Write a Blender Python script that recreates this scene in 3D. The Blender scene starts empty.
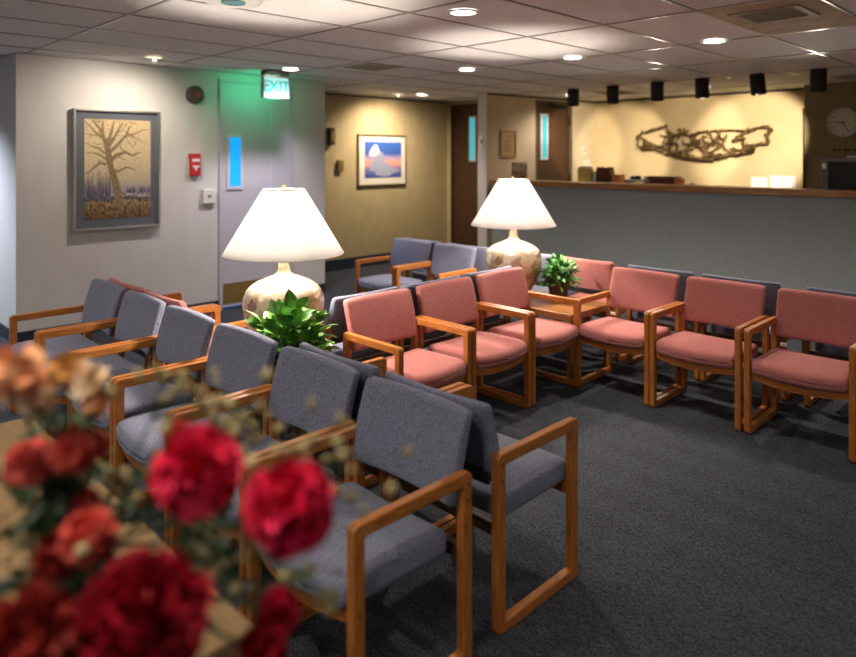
import bpy, bmesh, math, random
from mathutils import Vector, Matrix, noise
R = math.radians
PI = math.pi
random.seed(7)
sc = bpy.context.scene
col = sc.collection

# ------------------------------------------------------------------ materials
def new_mat(name):
    m = bpy.data.materials.new(name); m.use_nodes = True
    nt = m.node_tree; b = nt.nodes['Principled BSDF']
    return m, nt, b

def srgb(r, g, b):
    def f(c):
        c /= 255.0
        return c / 12.92 if c <= 0.04045 else ((c + 0.055) / 1.055) ** 2.4
    return (f(r), f(g), f(b), 1)

def simple(name, c, rough=0.5, metal=0.0, spec=0.5, emit=None, es=0.0):
    m, nt, b = new_mat(name)
    b.inputs['Base Color'].default_value = c
    b.inputs['Roughness'].default_value = rough
    b.inputs['Metallic'].default_value = metal
    b.inputs['Specular IOR Level'].default_value = spec
    if emit:
        b.inputs['Emission Color'].default_value = emit
        b.inputs['Emission Strength'].default_value = es
    return m

def noisy(name, c1, c2, scale=50, detail=3, rough=0.6, metal=0.0, spec=0.4, stretch=(1, 1, 1), bump=0.0, lo=0.35, hi=0.65, coord='Object', sheen=0.0, bdist=0.002):
    m, nt, b = new_mat(name)
    tc = nt.nodes.new('ShaderNodeTexCoord'); mp = nt.nodes.new('ShaderNodeMapping')
    mp.inputs['Scale'].default_value = stretch
    n = nt.nodes.new('ShaderNodeTexNoise'); n.inputs['Scale'].default_value = scale; n.inputs['Detail'].default_value = detail
    r = nt.nodes.new('ShaderNodeValToRGB')
    r.color_ramp.elements[0].position = lo; r.color_ramp.elements[1].position = hi
    r.color_ramp.elements[0].color = c1; r.color_ramp.elements[1].color = c2
    L = nt.links
    L.new(tc.outputs[coord], mp.inputs['Vector']); L.new(mp.outputs[0], n.inputs['Vector'])
    L.new(n.outputs['Fac'], r.inputs[0]); L.new(r.outputs[0], b.inputs['Base Color'])
    if bump:
        bp = nt.nodes.new('ShaderNodeBump'); bp.inputs['Strength'].default_value = bump; bp.inputs['Distance'].default_value = bdist
        L.new(n.outputs['Fac'], bp.inputs['Height']); L.new(bp.outputs[0], b.inputs['Normal'])
    b.inputs['Roughness'].default_value = rough; b.inputs['Metallic'].default_value = metal
    b.inputs['Specular IOR Level'].default_value = spec
    if sheen:
        b.inputs['Sheen Weight'].default_value = sheen; b.inputs['Sheen Roughness'].default_value = 0.5
    return m

M = {}
M['blue_fabric'] = noisy('blue_fabric', (0.102, 0.113, 0.165, 1), (0.235, 0.250, 0.350, 1), 170, 4, 0.95, spec=0.1, bump=0.35, sheen=0.15)
M['blue_edge'] = noisy('blue_fabric_welt', (0.055, 0.065, 0.10, 1), (0.11, 0.12, 0.17, 1), 190, 3, 0.95, spec=0.1)
M['pink_fabric'] = noisy('pink_fabric', (0.30, 0.098, 0.092, 1), (0.50, 0.190, 0.175, 1), 190, 4, 0.95, spec=0.1, bump=0.3, sheen=0.12)
M['pink_edge'] = noisy('pink_fabric_welt', (0.22, 0.06, 0.055, 1), (0.34, 0.11, 0.10, 1), 190, 3, 0.95, spec=0.1)
M['oak'] = noisy('orange_oak', (0.22, 0.055, 0.008, 1), (0.55, 0.21, 0.045, 1), 9, 6, 0.38, stretch=(1.2, 30, 1), coord='UV', bump=0.06, lo=0.30, hi=0.68)
M['oak_flat'] = noisy('oak_plank', (0.15, 0.055, 0.016, 1), (0.34, 0.155, 0.05, 1), 5, 5, 0.28, stretch=(1, 14, 14), lo=0.3, hi=0.7, bump=0.04)
M['counter_oak'] = noisy('counter_oak', (0.28, 0.12, 0.035, 1), (0.48, 0.24, 0.085, 1), 4, 5, 0.35, stretch=(1, 16, 16), lo=0.3, hi=0.7)
M['pale_table'] = noisy('pale_laminate', (0.20, 0.125, 0.055, 1), (0.26, 0.165, 0.075, 1), 6, 4, 0.5, stretch=(1, 8, 1))
M['dark_brown'] = noisy('dark_brown_door', (0.055, 0.024, 0.012, 1), (0.082, 0.038, 0.019, 1), 5, 4, 0.45, stretch=(9, 9, 1))
M['carpet_base'] = None

def carpet():
    m, nt, b = new_mat('charcoal_carpet'); L = nt.links
    tc = nt.nodes.new('ShaderNodeTexCoord')
    n = nt.nodes.new('ShaderNodeTexNoise'); n.inputs['Scale'].default_value = 95; n.inputs['Detail'].default_value = 4; n.inputs['Roughness'].default_value = 0.7
    v = nt.nodes.new('ShaderNodeTexVoronoi'); v.inputs['Scale'].default_value = 120
    n2 = nt.nodes.new('ShaderNodeTexNoise'); n2.inputs['Scale'].default_value = 3.0; n2.inputs['Detail'].default_value = 3
    w = nt.nodes.new('ShaderNodeTexWave'); w.inputs['Scale'].default_value = 22; w.inputs['Distortion'].default_value = 9; w.inputs['Detail'].default_value = 3; w.inputs['Detail Scale'].default_value = 3
    w.bands_direction = 'Y'
    for q in (n, v, n2, w): L.new(tc.outputs['Object'], q.inputs['Vector'])
    r = nt.nodes.new('ShaderNodeValToRGB'); r.color_ramp.elements[0].position = 0.32; r.color_ramp.elements[1].position = 0.70
    r.color_ramp.elements[0].color = (0.013, 0.016, 0.023, 1); r.color_ramp.elements[1].color = (0.078, 0.084, 0.102, 1)
    mx = nt.nodes.new('ShaderNodeMath'); mx.operation = 'MULTIPLY_ADD'; mx.inputs[1].default_value = 0.30
    L.new(w.outputs['Fac'], mx.inputs[0]);
    s = nt.nodes.new('ShaderNodeMath'); s.operation = 'MULTIPLY'; s.inputs[1].default_value = 0.70
    L.new(n.outputs['Fac'], s.inputs[0]); L.new(s.outputs[0], mx.inputs[2])
    L.new(mx.outputs[0], r.inputs[0])
    L.new(r.outputs[0], b.inputs['Base Color'])
    bp = nt.nodes.new('ShaderNodeBump'); bp.inputs['Strength'].default_value = 0.6; bp.inputs['Distance'].default_value = 0.004
    L.new(mx.outputs[0], bp.inputs['Height']); L.new(bp.outputs[0], b.inputs['Normal'])
    b.inputs['Roughness'].default_value = 0.95; b.inputs['Specular IOR Level'].default_value = 0.1
    return m
M['carpet'] = carpet()
M['white_wall'] = noisy('white_vinyl_wall', (0.62, 0.595, 0.58, 1), (0.65, 0.62, 0.605, 1), 3, 3, 0.6, stretch=(3, 3, 1), spec=0.25)
M['beige_wall'] = noisy('beige_wall', (0.43, 0.34, 0.19, 1), (0.47, 0.375, 0.215, 1), 4, 3, 0.7, spec=0.2, stretch=(2, 2, 1))
M['cream_wall'] = noisy('cream_wall', (0.60, 0.50, 0.36, 1), (0.64, 0.54, 0.39, 1), 3, 3, 0.7, spec=0.2)
M['shade_toned_wall'] = noisy('shade_toned_wall', (0.22, 0.175, 0.095, 1), (0.26, 0.21, 0.115, 1), 3, 3, 0.7, spec=0.2)  # darker tone carries the shade on the clock wall
M['grey_panel'] = noisy('grey_counter_fabric', (0.30, 0.35, 0.37, 1), (0.37, 0.425, 0.445, 1), 60, 4, 0.85, spec=0.2, stretch=(2, 2, 0.6), bump=0.1)
M['ceil'] = noisy('acoustic_tile', (0.60, 0.58, 0.565, 1), (0.82, 0.80, 0.785, 1), 110, 5, 0.9, spec=0.1, lo=0.28, hi=0.5, bump=0.4)
M['ceil_dirty'] = noisy('yellowed_tile', (0.46, 0.38, 0.25, 1), (0.60, 0.52, 0.38, 1), 6, 5, 0.9, spec=0.1)
M['tbar'] = simple('ceiling_bar', (0.50, 0.46, 0.42, 1), 0.35, 0.3)
M['gap'] = simple('ceiling_reveal', (0.20, 0.175, 0.155, 1), 0.8)
M['navy_base'] = simple('navy_cove_base', (0.022, 0.032, 0.055, 1), 0.45)
M['dark_trim'] = simple('dark_trim', (0.03, 0.02, 0.015, 1), 0.5)
M['white_door'] = simple('white_door_paint', (0.56, 0.535, 0.58, 1), 0.45)
M['white_frame'] = simple('white_frame_paint', (0.66, 0.64, 0.70, 1), 0.4)
M['pale_metal'] = simple('pale_metal', (0.62, 0.62, 0.62, 1), 0.35, 0.6)
M['brass'] = noisy('aged_brass', (0.26, 0.165, 0.045, 1), (0.32, 0.21, 0.06, 1), 8, 3, 0.4, metal=0.35)
M['brass_hw'] = simple('brass_hardware', (0.55, 0.36, 0.12, 1), 0.3, 0.9)
M['hinge'] = simple('dark_bronze', (0.03, 0.02, 0.015, 1), 0.4, 0.6)
M['blue_glass'] = simple('blue_lit_glass', (0.02, 0.25, 0.6, 1), 0.1, emit=(0.006, 0.30, 0.80, 1), es=0.42)
M['cyan_glass'] = simple('cyan_lit_glass', (0.05, 0.3, 0.35, 1), 0.1, emit=(0.05, 0.42, 0.50, 1), es=0.36)
M['silver'] = simple('brushed_silver', (0.62, 0.60, 0.56, 1), 0.3, 0.9)
M['bronze_frame'] = simple('bronze_frame', (0.33, 0.25, 0.15, 1), 0.35, 0.8)
M['mat_grey'] = noisy('blue_grey_mat_board', (0.105, 0.115, 0.14, 1), (0.12, 0.13, 0.155, 1), 60, 2, 0.8)
M['mat_white'] = simple('white_mat_board', (0.66, 0.62, 0.55, 1), 0.8)
M['black_metal'] = simple('black_metal', (0.012, 0.010, 0.009, 1), 0.55, 0.2)
M['black_plastic'] = simple('black_plastic', (0.014, 0.013, 0.013, 1), 0.4)
M['grey_plastic'] = simple('grey_plastic', (0.17, 0.16, 0.165, 1), 0.45)
M['screen'] = simple('dark_screen', (0.008, 0.010, 0.012, 1), 0.35, spec=0.2)
M['red_plastic'] = simple('red_plastic', (0.50, 0.02, 0.018, 1), 0.35)
M['white_plastic'] = simple('white_plastic', (0.72, 0.69, 0.66, 1), 0.4)
M['cream_plastic'] = simple('cream_plastic', (0.55, 0.48, 0.36, 1), 0.45)
M['paper'] = simple('white_paper', (0.80, 0.79, 0.82, 1), 0.7)
M['ink'] = simple('pale_ink', (0.25, 0.25, 0.32, 1), 0.8)
M['dark_ink'] = simple('dark_ink', (0.04, 0.03, 0.025, 1), 0.8)
M['yellow_card'] = simple('mustard_card', (0.62, 0.48, 0.14, 1), 0.6)
M['green_card'] = simple('green_card', (0.22, 0.34, 0.08, 1), 0.6)
M['maroon'] = simple('maroon_leather', (0.14, 0.03, 0.02, 1), 0.45)
M['orange_card'] = simple('orange_card', (0.75, 0.27, 0.07, 1), 0.6)
M['lit_lens'] = simple('lit_downlight_lens', (0.9, 0.85, 0.8, 1), 0.4, emit=(1.0, 0.90, 0.78, 1), es=3.2)
M['dim_lens'] = simple('dim_spot_lens', (0.6, 0.5, 0.4, 1), 0.4, emit=(1.0, 0.75, 0.5, 1), es=0.5)
M['teal_lens'] = simple('teal_glass_lens', (0.10, 0.30, 0.34, 1), 0.15, 0.3)
M['sign_glow'] = simple('sign_green_panel', (0.1, 0.5, 0.4, 1), 0.4, emit=(0.50, 0.85, 0.80, 1), es=0.32)
M['sign_letters'] = simple('sign_letters', (0.02, 0.4, 0.4, 1), 0.4, emit=(0.01, 0.40, 0.42, 1), es=0.30)
M['terracotta'] = noisy('brown_pot', (0.055, 0.022, 0.012, 1), (0.10, 0.042, 0.022, 1), 12, 3, 0.45)
M['soil'] = noisy('soil', (0.012, 0.008, 0.005, 1), (0.04, 0.025, 0.015, 1), 60, 3, 0.95)
M['bronze'] = noisy('weathered_bronze', (0.045, 0.022, 0.010, 1), (0.20, 0.125, 0.05, 1), 14, 4, 0.45, metal=0.45, bump=0.4)
M['clock_face'] = simple('clock_face', (0.60, 0.57, 0.50, 1), 0.5)
M['clear_plastic'] = simple('gold_grey_rim', (0.45, 0.41, 0.32, 1), 0.3, 0.2)
M['dark_glass'] = simple('dark_green_glass', (0.012, 0.02, 0.012, 1), 0.15)

def leafmat(name, c1, c2, rough=0.35, sc_=9):
    m = noisy(name, c1, c2, sc_, 3, rough, spec=0.5)
    return m
M['leaf_a'] = leafmat('pothos_leaf', (0.025, 0.13, 0.014, 1), (0.17, 0.42, 0.05, 1), 0.3, 22)
M['leaf_b'] = leafmat('fern_leaf', (0.020, 0.10, 0.02, 1), (0.13, 0.36, 0.07, 1), 0.35, 30)
M['leaf_dark'] = leafmat('dark_leaf', (0.008, 0.028, 0.008, 1), (0.03, 0.07, 0.02, 1), 0.5, 25)
M['stem'] = simple('green_stem', (0.03, 0.08, 0.02, 1), 0.5)
M['crimson'] = noisy('crimson_petal', (0.60, 0.006, 0.035, 1), (0.85, 0.03, 0.12, 1), 25, 3, 0.6, spec=0.2)
M['darkred'] = noisy('dark_red_petal', (0.24, 0.002, 0.010, 1), (0.46, 0.008, 0.03, 1), 25, 3, 0.6, spec=0.2)
M['brickred'] = noisy('brick_red_petal', (0.20, 0.010, 0.008, 1), (0.34, 0.03, 0.02, 1), 25, 3, 0.6, spec=0.2)
M['salmon'] = noisy('salmon_petal', (0.60, 0.05, 0.045, 1), (0.90, 0.19, 0.14, 1), 25, 3, 0.6, spec=0.2)
M['peach'] = noisy('peach_petal', (0.78, 0.30, 0.13, 1), (0.92, 0.55, 0.30, 1), 18, 3, 0.6, spec=0.2)
M['cream'] = noisy('cream_petal', (0.80, 0.55, 0.32, 1), (0.95, 0.78, 0.58, 1), 18, 3, 0.6, spec=0.2)
M['amber'] = noisy('amber_petal', (0.45, 0.19, 0.04, 1), (0.68, 0.36, 0.11, 1), 18, 3, 0.6, spec=0.2)
M['filler'] = noisy('straw_filler', (0.20, 0.16, 0.07, 1), (0.52, 0.44, 0.24, 1), 30, 3, 0.7, spec=0.2)

def shade_mat():
    m = bpy.data.materials.new('white_shade_fabric'); m.use_nodes = True
    nt = m.node_tree; nt.nodes.clear(); L = nt.links
    out = nt.nodes.new('ShaderNodeOutputMaterial'); mix = nt.nodes.new('ShaderNodeMixShader')
    t = nt.nodes.new('ShaderNodeBsdfTranslucent'); d = nt.nodes.new('ShaderNodeBsdfDiffuse')
    t.inputs['Color'].default_value = (0.88, 0.87, 0.87, 1); d.inputs['Color'].default_value = (0.86, 0.85, 0.84, 1)
    mix.inputs[0].default_value = 0.45
    L.new(t.outputs[0], mix.inputs[1]); L.new(d.outputs[0], mix.inputs[2]); L.new(mix.outputs[0], out.inputs[0])
    return m
M['shade'] = shade_mat()

def pearl():
    m, nt, b = new_mat('pearl_crackle_glaze'); L = nt.links
    tc = nt.nodes.new('ShaderNodeTexCoord')
    v = nt.nodes.new('ShaderNodeTexVoronoi'); v.inputs['Scale'].default_value = 19
    n = nt.nodes.new('ShaderNodeTexNoise'); n.inputs['Scale'].default_value = 9; n.inputs['Detail'].default_value = 5
    L.new(tc.outputs['Object'], n.inputs['Vector'])
    mp = nt.nodes.new('ShaderNodeMixRGB'); mp.inputs[0].default_value = 0.12
    L.new(tc.outputs['Object'], mp.inputs[1]); L.new(n.outputs['Color'], mp.inputs[2]); L.new(mp.outputs[0], v.inputs['Vector'])
    r = nt.nodes.new('ShaderNodeValToRGB'); e = r.color_ramp.elements
    e[0].position = 0.0; e[0].color = (0.46, 0.28, 0.17, 1); e[1].position = 1; e[1].color = (0.86, 0.79, 0.66, 1)
    k = e.new(0.45); k.color = (0.74, 0.60, 0.44, 1); k = e.new(0.7); k.color = (0.26, 0.14, 0.08, 1)
    sep = nt.nodes.new('ShaderNodeSeparateColor'); L.new(v.outputs['Color'], sep.inputs[0]); L.new(sep.outputs[0], r.inputs[0])
    L.new(r.outputs[0], b.inputs['Base Color'])
    b.inputs['Roughness'].default_value = 0.22; b.inputs['Metallic'].default_value = 0.15; b.inputs['Coat Weight'].default_value = 0.4
    return m
M['pearl'] = pearl()

# ------------------------------------------------------------------ mesh helpers
def obj(name, bm, mat, parent=None, smooth=False, loc=None):
    me = bpy.data.meshes.new(name); bm.normal_update(); bm.to_mesh(me); bm.free()
    me.materials.append(M[mat] if isinstance(mat, str) else mat)
    if smooth:
        for p in me.polygons: p.use_smooth = True
    o = bpy.data.objects.new(name, me); col.objects.link(o)
    if parent: o.parent = parent
    if loc: o.location = loc
    return o

def B(): return bmesh.new()

def box(bm, x0, x1, y0, y1, z0, z1, bev=0.0, seg=2, mtx=None):
    r = bmesh.ops.create_cube(bm, size=1.0)
    vs = r['verts']
    for v in vs:
        v.co = Vector(((x0 + x1) / 2 + v.co.x * (x1 - x0), (y0 + y1) / 2 + v.co.y * (y1 - y0), (z0 + z1) / 2 + v.co.z * (z1 - z0)))
    if bev:
        es = list({e for v in vs for e in v.link_edges})
        rr = bmesh.ops.bevel(bm, geom=es, offset=bev, segments=seg, affect='EDGES', profile=0.5)
        vs = list({v for f in rr['faces'] for v in f.verts} | {v for v in vs if v.is_valid})
    if mtx is not None:
        for v in vs: v.co = mtx @ v.co
    return bm

def lathe(bm, prof, n=40, c=(0, 0, 0), close=True):
    rings = []
    for r, z in prof:
        if r < 1e-5:
            rings.append([bm.verts.new((c[0], c[1], c[2] + z))])
        else:
            rings.append([bm.verts.new((c[0] + r * math.cos(2 * PI * i / n), c[1] + r * math.sin(2 * PI * i / n), c[2] + z)) for i in range(n)])
    for a, b in zip(rings, rings[1:]):
        for i in range(n):
            j = (i + 1) % n
            if len(a) == 1 and len(b) == 1: continue
            if len(a) == 1: bm.faces.new((a[0], b[j], b[i]))
            elif len(b) == 1: bm.faces.new((a[i], a[j], b[0]))
            else: bm.faces.new((a[i], a[j], b[j], b[i]))
    bmesh.ops.recalc_face_normals(bm, faces=bm.faces)
    return bm

def tube(bm, pts, rad, n=8, cap=True):
    pts = [Vector(p) for p in pts]
    if not hasattr(rad, '__len__'): rad = [rad] * len(pts)
    rings = []
    prev = None
    for i, p in enumerate(pts):
        t = (pts[min(i + 1, len(pts) - 1)] - pts[max(i - 1, 0)])
        if t.length < 1e-9: t = Vector((0, 0, 1))
        t.normalize()
        if prev is None:
            a = t.orthogonal().normalized()
        else:
            a = prev - t * prev.dot(t)
            if a.length < 1e-6: a = t.orthogonal()
            a.normalize()
        prev = a; b = t.cross(a)
        rings.append([bm.verts.new(p + (a * math.cos(2 * PI * k / n) + b * math.sin(2 * PI * k / n)) * rad[i]) for k in range(n)])
    for a, b in zip(rings, rings[1:]):
        for k in range(n):
            bm.faces.new((a[k], a[(k + 1) % n], b[(k + 1) % n], b[k]))
    if cap:
        bm.faces.new(rings[0][::-1]); bm.faces.new(rings[-1])
    return bm

def rbox(bm, hx, hy, hz, r, deform=None, n=14):
    """rounded cushion: rounded box with a deform function"""
    r0 = bmesh.ops.create_cube(bm, size=2.0)
    bmesh.ops.subdivide_edges(bm, edges=bm.edges[:], cuts=n, use_grid_fill=True)
    for v in bm.verts:
        p = [math.sin(c * PI / 2) if abs(c) > 0 else 0 for c in v.co]
        p = [0.5 * a + 0.5 * b for a, b in zip(p, v.co)]
        q = Vector((p[0] * hx, p[1] * hy, p[2] * hz))
        k = Vector((max(-hx + r, min(hx - r, q.x)), max(-hy + r, min(hy - r, q.y)), max(-hz + r, min(hz - r, q.z))))
        d = q - k
        if d.length > 1e-9: q = k + d.normalized() * r
        v.co = deform(q) if deform else q
    return bm

def thing(name, label, cat, loc=(0, 0, 0), rz=0, group=None):
    o = bpy.data.objects.new(name, None); col.objects.link(o)
    o.empty_display_size = 0.1
    o.location = loc; o.rotation_euler = (0, 0, rz)
    return tag(o, label, cat, group)

def tag(o, label, cat, group=None):
    o['label'] = label; o['category'] = cat
    if group: o['group'] = group
    return o

def struct(name, bm, mat, parent=None, smooth=False):
    o = obj(name, bm, mat, parent, smooth)
    if not parent: o['kind'] = 'structure'
    return o

def part_label(o, l): o['label'] = l; return o

def copy_tree(o, parent=None):
    c = o.copy(); col.objects.link(c)
    if parent: c.parent = parent
    for ch in list(o.children): copy_tree(ch, c)
    return c

CEIL = 2.55
# ------------------------------------------------------------------ the room
b = B(); box(b, -9.2, 3.2, -3.2, 10.2, -0.1, 0.0); struct('floor', b, 'carpet')
b = B(); box(b, -9.2, 3.2, -3.2, 10.2, CEIL + 0.006, CEIL + 0.12); struct('ceiling', b, 'ceil')
# ceiling grid: bars with a dark reveal each side
b = B(); g = B()
x = -2.49 - 0.652 * 10
while x < 3.1:
    box(b, x - 0.008, x + 0.008, -3.1, 10.1, CEIL + 0.0005, CEIL + 0.006)
    box(g, x - 0.012, x + 0.012, -3.1, 10.1, CEIL + 0.003, CEIL + 0.0058)
    x += 0.652
y = 4.18 - 1.23 * 6
while y < 10:
    box(b, -9.1, 3.1, y - 0.008, y + 0.008, CEIL, CEIL + 0.006)
    box(g, -9.1, 3.1, y - 0.012, y + 0.012, CEIL + 0.0028, CEIL + 0.0056)
    y += 1.23
struct('trim_1', b, 'tbar'); struct('trim_2', g, 'gap')

b = B(); box(b, -7.9, -6.75, 1.64, 4.94, 0, CEIL); struct('wall_left', b, 'white_wall')
b = B(); box(b, -9.1, -8.9, -3.0, 1.64, 0, CEIL); box(b, -9.1, -7.9, 1.64, 1.8, 0, CEIL); struct('wall_far_left', b, 'white_wall')
b = B(); box(b, -8.05, -7.9, 4.94, 8.45, 0, CEIL); struct('wall_hall', b, 'beige_wall')
b = B(); box(b, -8.05, -7.82, 8.3, 8.45, 0, CEIL); box(b, -6.90, -6.3, 8.3, 8.45, 0, CEIL); box(b, -7.82, -6.90, 8.3, 8.45, 2.50, CEIL); struct('wall_hall_end', b, 'beige_wall')
# partition between hall and reception (slightly skewed), with the door opening
PX, PY = -6.31, 7.45
PA = -0.106
MP = Matrix.Translation((PX, PY, 0)) @ Matrix.Rotation(PA, 4, 'Z')
PL = 2.47
D2a, D2b = 1.02, 1.87
b = B()
box(b, -0.17, 0, 0, D2a, 0, CEIL, mtx=MP)
box(b, -0.17, 0, D2b, PL, 0, CEIL, mtx=MP)
box(b, -0.17, 0, D2a, D2b, 2.50, CEIL, mtx=MP)
struct('wall_partition', b, 'cream_wall')
b = B(); box(b, -0.178, 0.004, -0.012, 0.0, 0, CEIL - 0.001, mtx=MP); struct('trim_3', b, 'white_frame')
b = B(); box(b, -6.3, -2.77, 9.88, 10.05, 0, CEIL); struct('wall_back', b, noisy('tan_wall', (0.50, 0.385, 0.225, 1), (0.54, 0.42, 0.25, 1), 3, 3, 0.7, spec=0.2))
b = B(); box(b, -2.77, 3.1, 9.47, 10.05, 0, CEIL); struct('wall_clock_side', b, 'shade_toned_wall')
b = B(); box(b, 3.0, 3.15, -3.1, 9.47, 0, CEIL); struct('wall_right', b, 'white_wall')
b = B(); box(b, -9.1, 3.1, -3.15, -3.0, 0, CEIL); struct('wall_front', b, 'white_wall')
# dark cornice strips
b = B(); box(b, -7.9, -7.88, 4.94, 8.3, CEIL - 0.022, CEIL); struct('trim_4', b, 'dark_trim')
b = B(); box(b, -6.1, -2.77, 9.855, 9.88, CEIL - 0.028, CEIL); struct('trim_5', b, 'dark_trim')
b = B(); box(b, 0, 0.014, 0.0, PL - 0.02, CEIL - 0.02, CEIL, mtx=MP); struct('trim_6', b, 'dark_trim')
b = B(); box(b, -2.782, -2.77, 9.44, 9.86, 0.9, 2.25); struct('trim_7', b, 'dark_trim')
# baseboards
b = B(); box(b, -6.75, -6.738, 1.64, 3.54, 0, 0.11); box(b, -6.75, -6.738, 4.50, 4.94, 0, 0.11); box(b, -7.9, -6.738, 1.628, 1.64, 0, 0.11); struct('baseboard_left', b, 'navy_base')
b = B(); box(b, -7.9, -7.888, 4.94, 8.3, 0, 0.16); struct('baseboard_hall', b, 'navy_base')
b = B(); box(b, -0.182, 0.008, -0.02, -0.012, 0, 0.11, mtx=MP); struct('baseboard_partition', b, 'navy_base')

# door 1: dark door at the hall's end
d = thing('door_1', 'dark brown door at the end of the beige hallway', 'door', (-7.36, 8.36, 0)); del d['category']; del d['label']; d['kind'] = 'structure'
b = B(); box(b, -0.43, 0.43, -0.02, 0.02, 0.01, 2.46)
obj('door_panel', b, 'dark_brown', d)
b = B(); box(b, -0.46, -0.43, -0.06, 0.05, 0, 2.5); box(b, 0.43, 0.46, -0.06, 0.05, 0, 2.5); box(b, -0.43, 0.43, -0.06, 0.05, 2.465, 2.5)
obj('door_frame', b, 'dark_brown', d)
b = B(); box(b, -0.085, -0.065, -0.03, -0.018, 1.56, 2.30); box(b, 0.045, 0.075, -0.03, -0.018, 1.56, 2.30); box(b, -0.065, 0.045, -0.03, -0.018, 2.275, 2.30); box(b, -0.065, 0.045, -0.03, -0.018, 1.56, 1.585)
wf = obj('lite_frame', b, 'silver', d)
b = B(); box(b, -0.065, 0.045, -0.025, -0.019, 1.585, 2.275); obj('glass', b, 'cyan_glass', wf)
for z in (0.4, 1.3, 2.2):
    b = B(); tube(b, [(-0.435, -0.035, z - 0.05), (-0.435, -0.035, z + 0.05)], 0.012, 8); obj('hinge', b, 'hinge', d)
b = B(); box(b, 0.155, 0.20, -0.03, -0.019, 1.02, 1.32, 0.004); tube(b, [(0.178, -0.03, 1.14), (0.178, -0.06, 1.14), (0.12, -0.06, 1.14)], 0.009, 8); obj('handle', b, 'brass_hw', d)

# door 2: dark door in the partition, behind the counter
d = bpy.data.objects.new('door_2', None); col.objects.link(d); d['kind'] = 'structure'
d.location = MP @ Vector((-0.05, D2a, 0)); d.rotation_euler = (0, 0, PA)
W = D2b - D2a
b = B(); box(b, -0.02, 0.02, 0.03, W - 0.03, 0.01, 2.46); obj('door_panel', b, 'dark_brown', d)
b = B(); box(b, -0.05, 0.06, 0, 0.03, 0, 2.5); box(b, -0.05, 0.06, W - 0.03, W, 0, 2.5); box(b, -0.05, 0.06, 0.03, W - 0.03, 2.465, 2.5); obj('door_frame', b, simple('olive_frame', (0.13, 0.10, 0.06, 1), 0.5), d)
b = B(); y0, y1 = 0.13, 0.31
box(b, 0.018, 0.03, y0, y0 + 0.05, 1.59, 2.30); box(b, 0.018, 0.03, y1 - 0.02, y1, 1.59, 2.30); box(b, 0.018, 0.03, y0 + 0.05, y1 - 0.02, 2.27, 2.30); box(b, 0.018, 0.03, y0 + 0.05, y1 - 0.02, 1.59, 1.62)
wf = obj('lite_frame', b, 'white_frame', d)
b = B(); box(b, 0.019, 0.024, y0 + 0.05, y1 - 0.02, 1.62, 2.27); obj('glass', b, 'cyan_glass', wf)
for z in (0.4, 1.3, 2.2):
    b = B(); tube(b, [(0.03, W - 0.035, z - 0.06), (0.03, W - 0.035, z + 0.06)], 0.016, 8); obj('hinge', b, 'hinge', d)
b = B(); box(b, 0.02, 0.07, 0.42, 0.70, 2.39, 2.44, 0.006); tube(b, [(0.06, 0.5, 2.45), (0.13, 0.36, 2.46), (0.05, 0.25, 2.47)], 0.008, 6); obj('door_closer', b, 'hinge', d)

# door 3: white door flush in the left wall
d = bpy.data.objects.new('door_3', None); col.objects.link(d); d['kind'] = 'structure'; d.location = (-6.75, 4.02, 0)
b = B(); box(b, 0.001, 0.012, -0.43, 0.43, 0.012, 2.44); obj('door_panel', b, 'white_door', d)
b = B(); box(b, 0, 0.022, -0.47, -0.435, 0, 2.48, 0.003); box(b, 0, 0.022, 0.435, 0.47, 0, 2.48, 0.003); box(b, 0, 0.022, -0.435, 0.435, 2.445, 2.48, 0.003); obj('door_frame', b, 'white_door', d)
b = B(); y0, y1, z0, z1 = -0.385, -0.19, 1.29, 1.885
box(b, 0.011, 0.026, y0, y0 + 0.03, z0, z1); box(b, 0.011, 0.026, y1 - 0.03, y1, z0, z1); box(b, 0.011, 0.026, y0 + 0.03, y1 - 0.03, z1 - 0.03, z1); box(b, 0.011, 0.026, y0 + 0.03, y1 - 0.03, z0, z0 + 0.03)
wf = obj('lite_frame', b, 'white_frame', d)
b = B(); box(b, 0.011, 0.018, y0 + 0.03, y1 - 0.03, z0 + 0.03, z1 - 0.03); obj('glass', b, 'blue_glass', wf)
b = B(); box(b, 0.0115, 0.016, -0.425, 0.425, 0.06, 0.275); obj('kick_plate', b, 'brass', d)
b = B(); box(b, 0.012, 0.02, 0.15, 0.165, 0.3, 2.44); obj('astragal', b, 'white_frame', d)
b = B(); box(b, 0.0, 0.03, -0.43, 0.43, 0.0, 0.028, 0.004); obj('threshold', b, simple('blue_threshold', (0.02, 0.09, 0.22, 1), 0.4), d)

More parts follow.
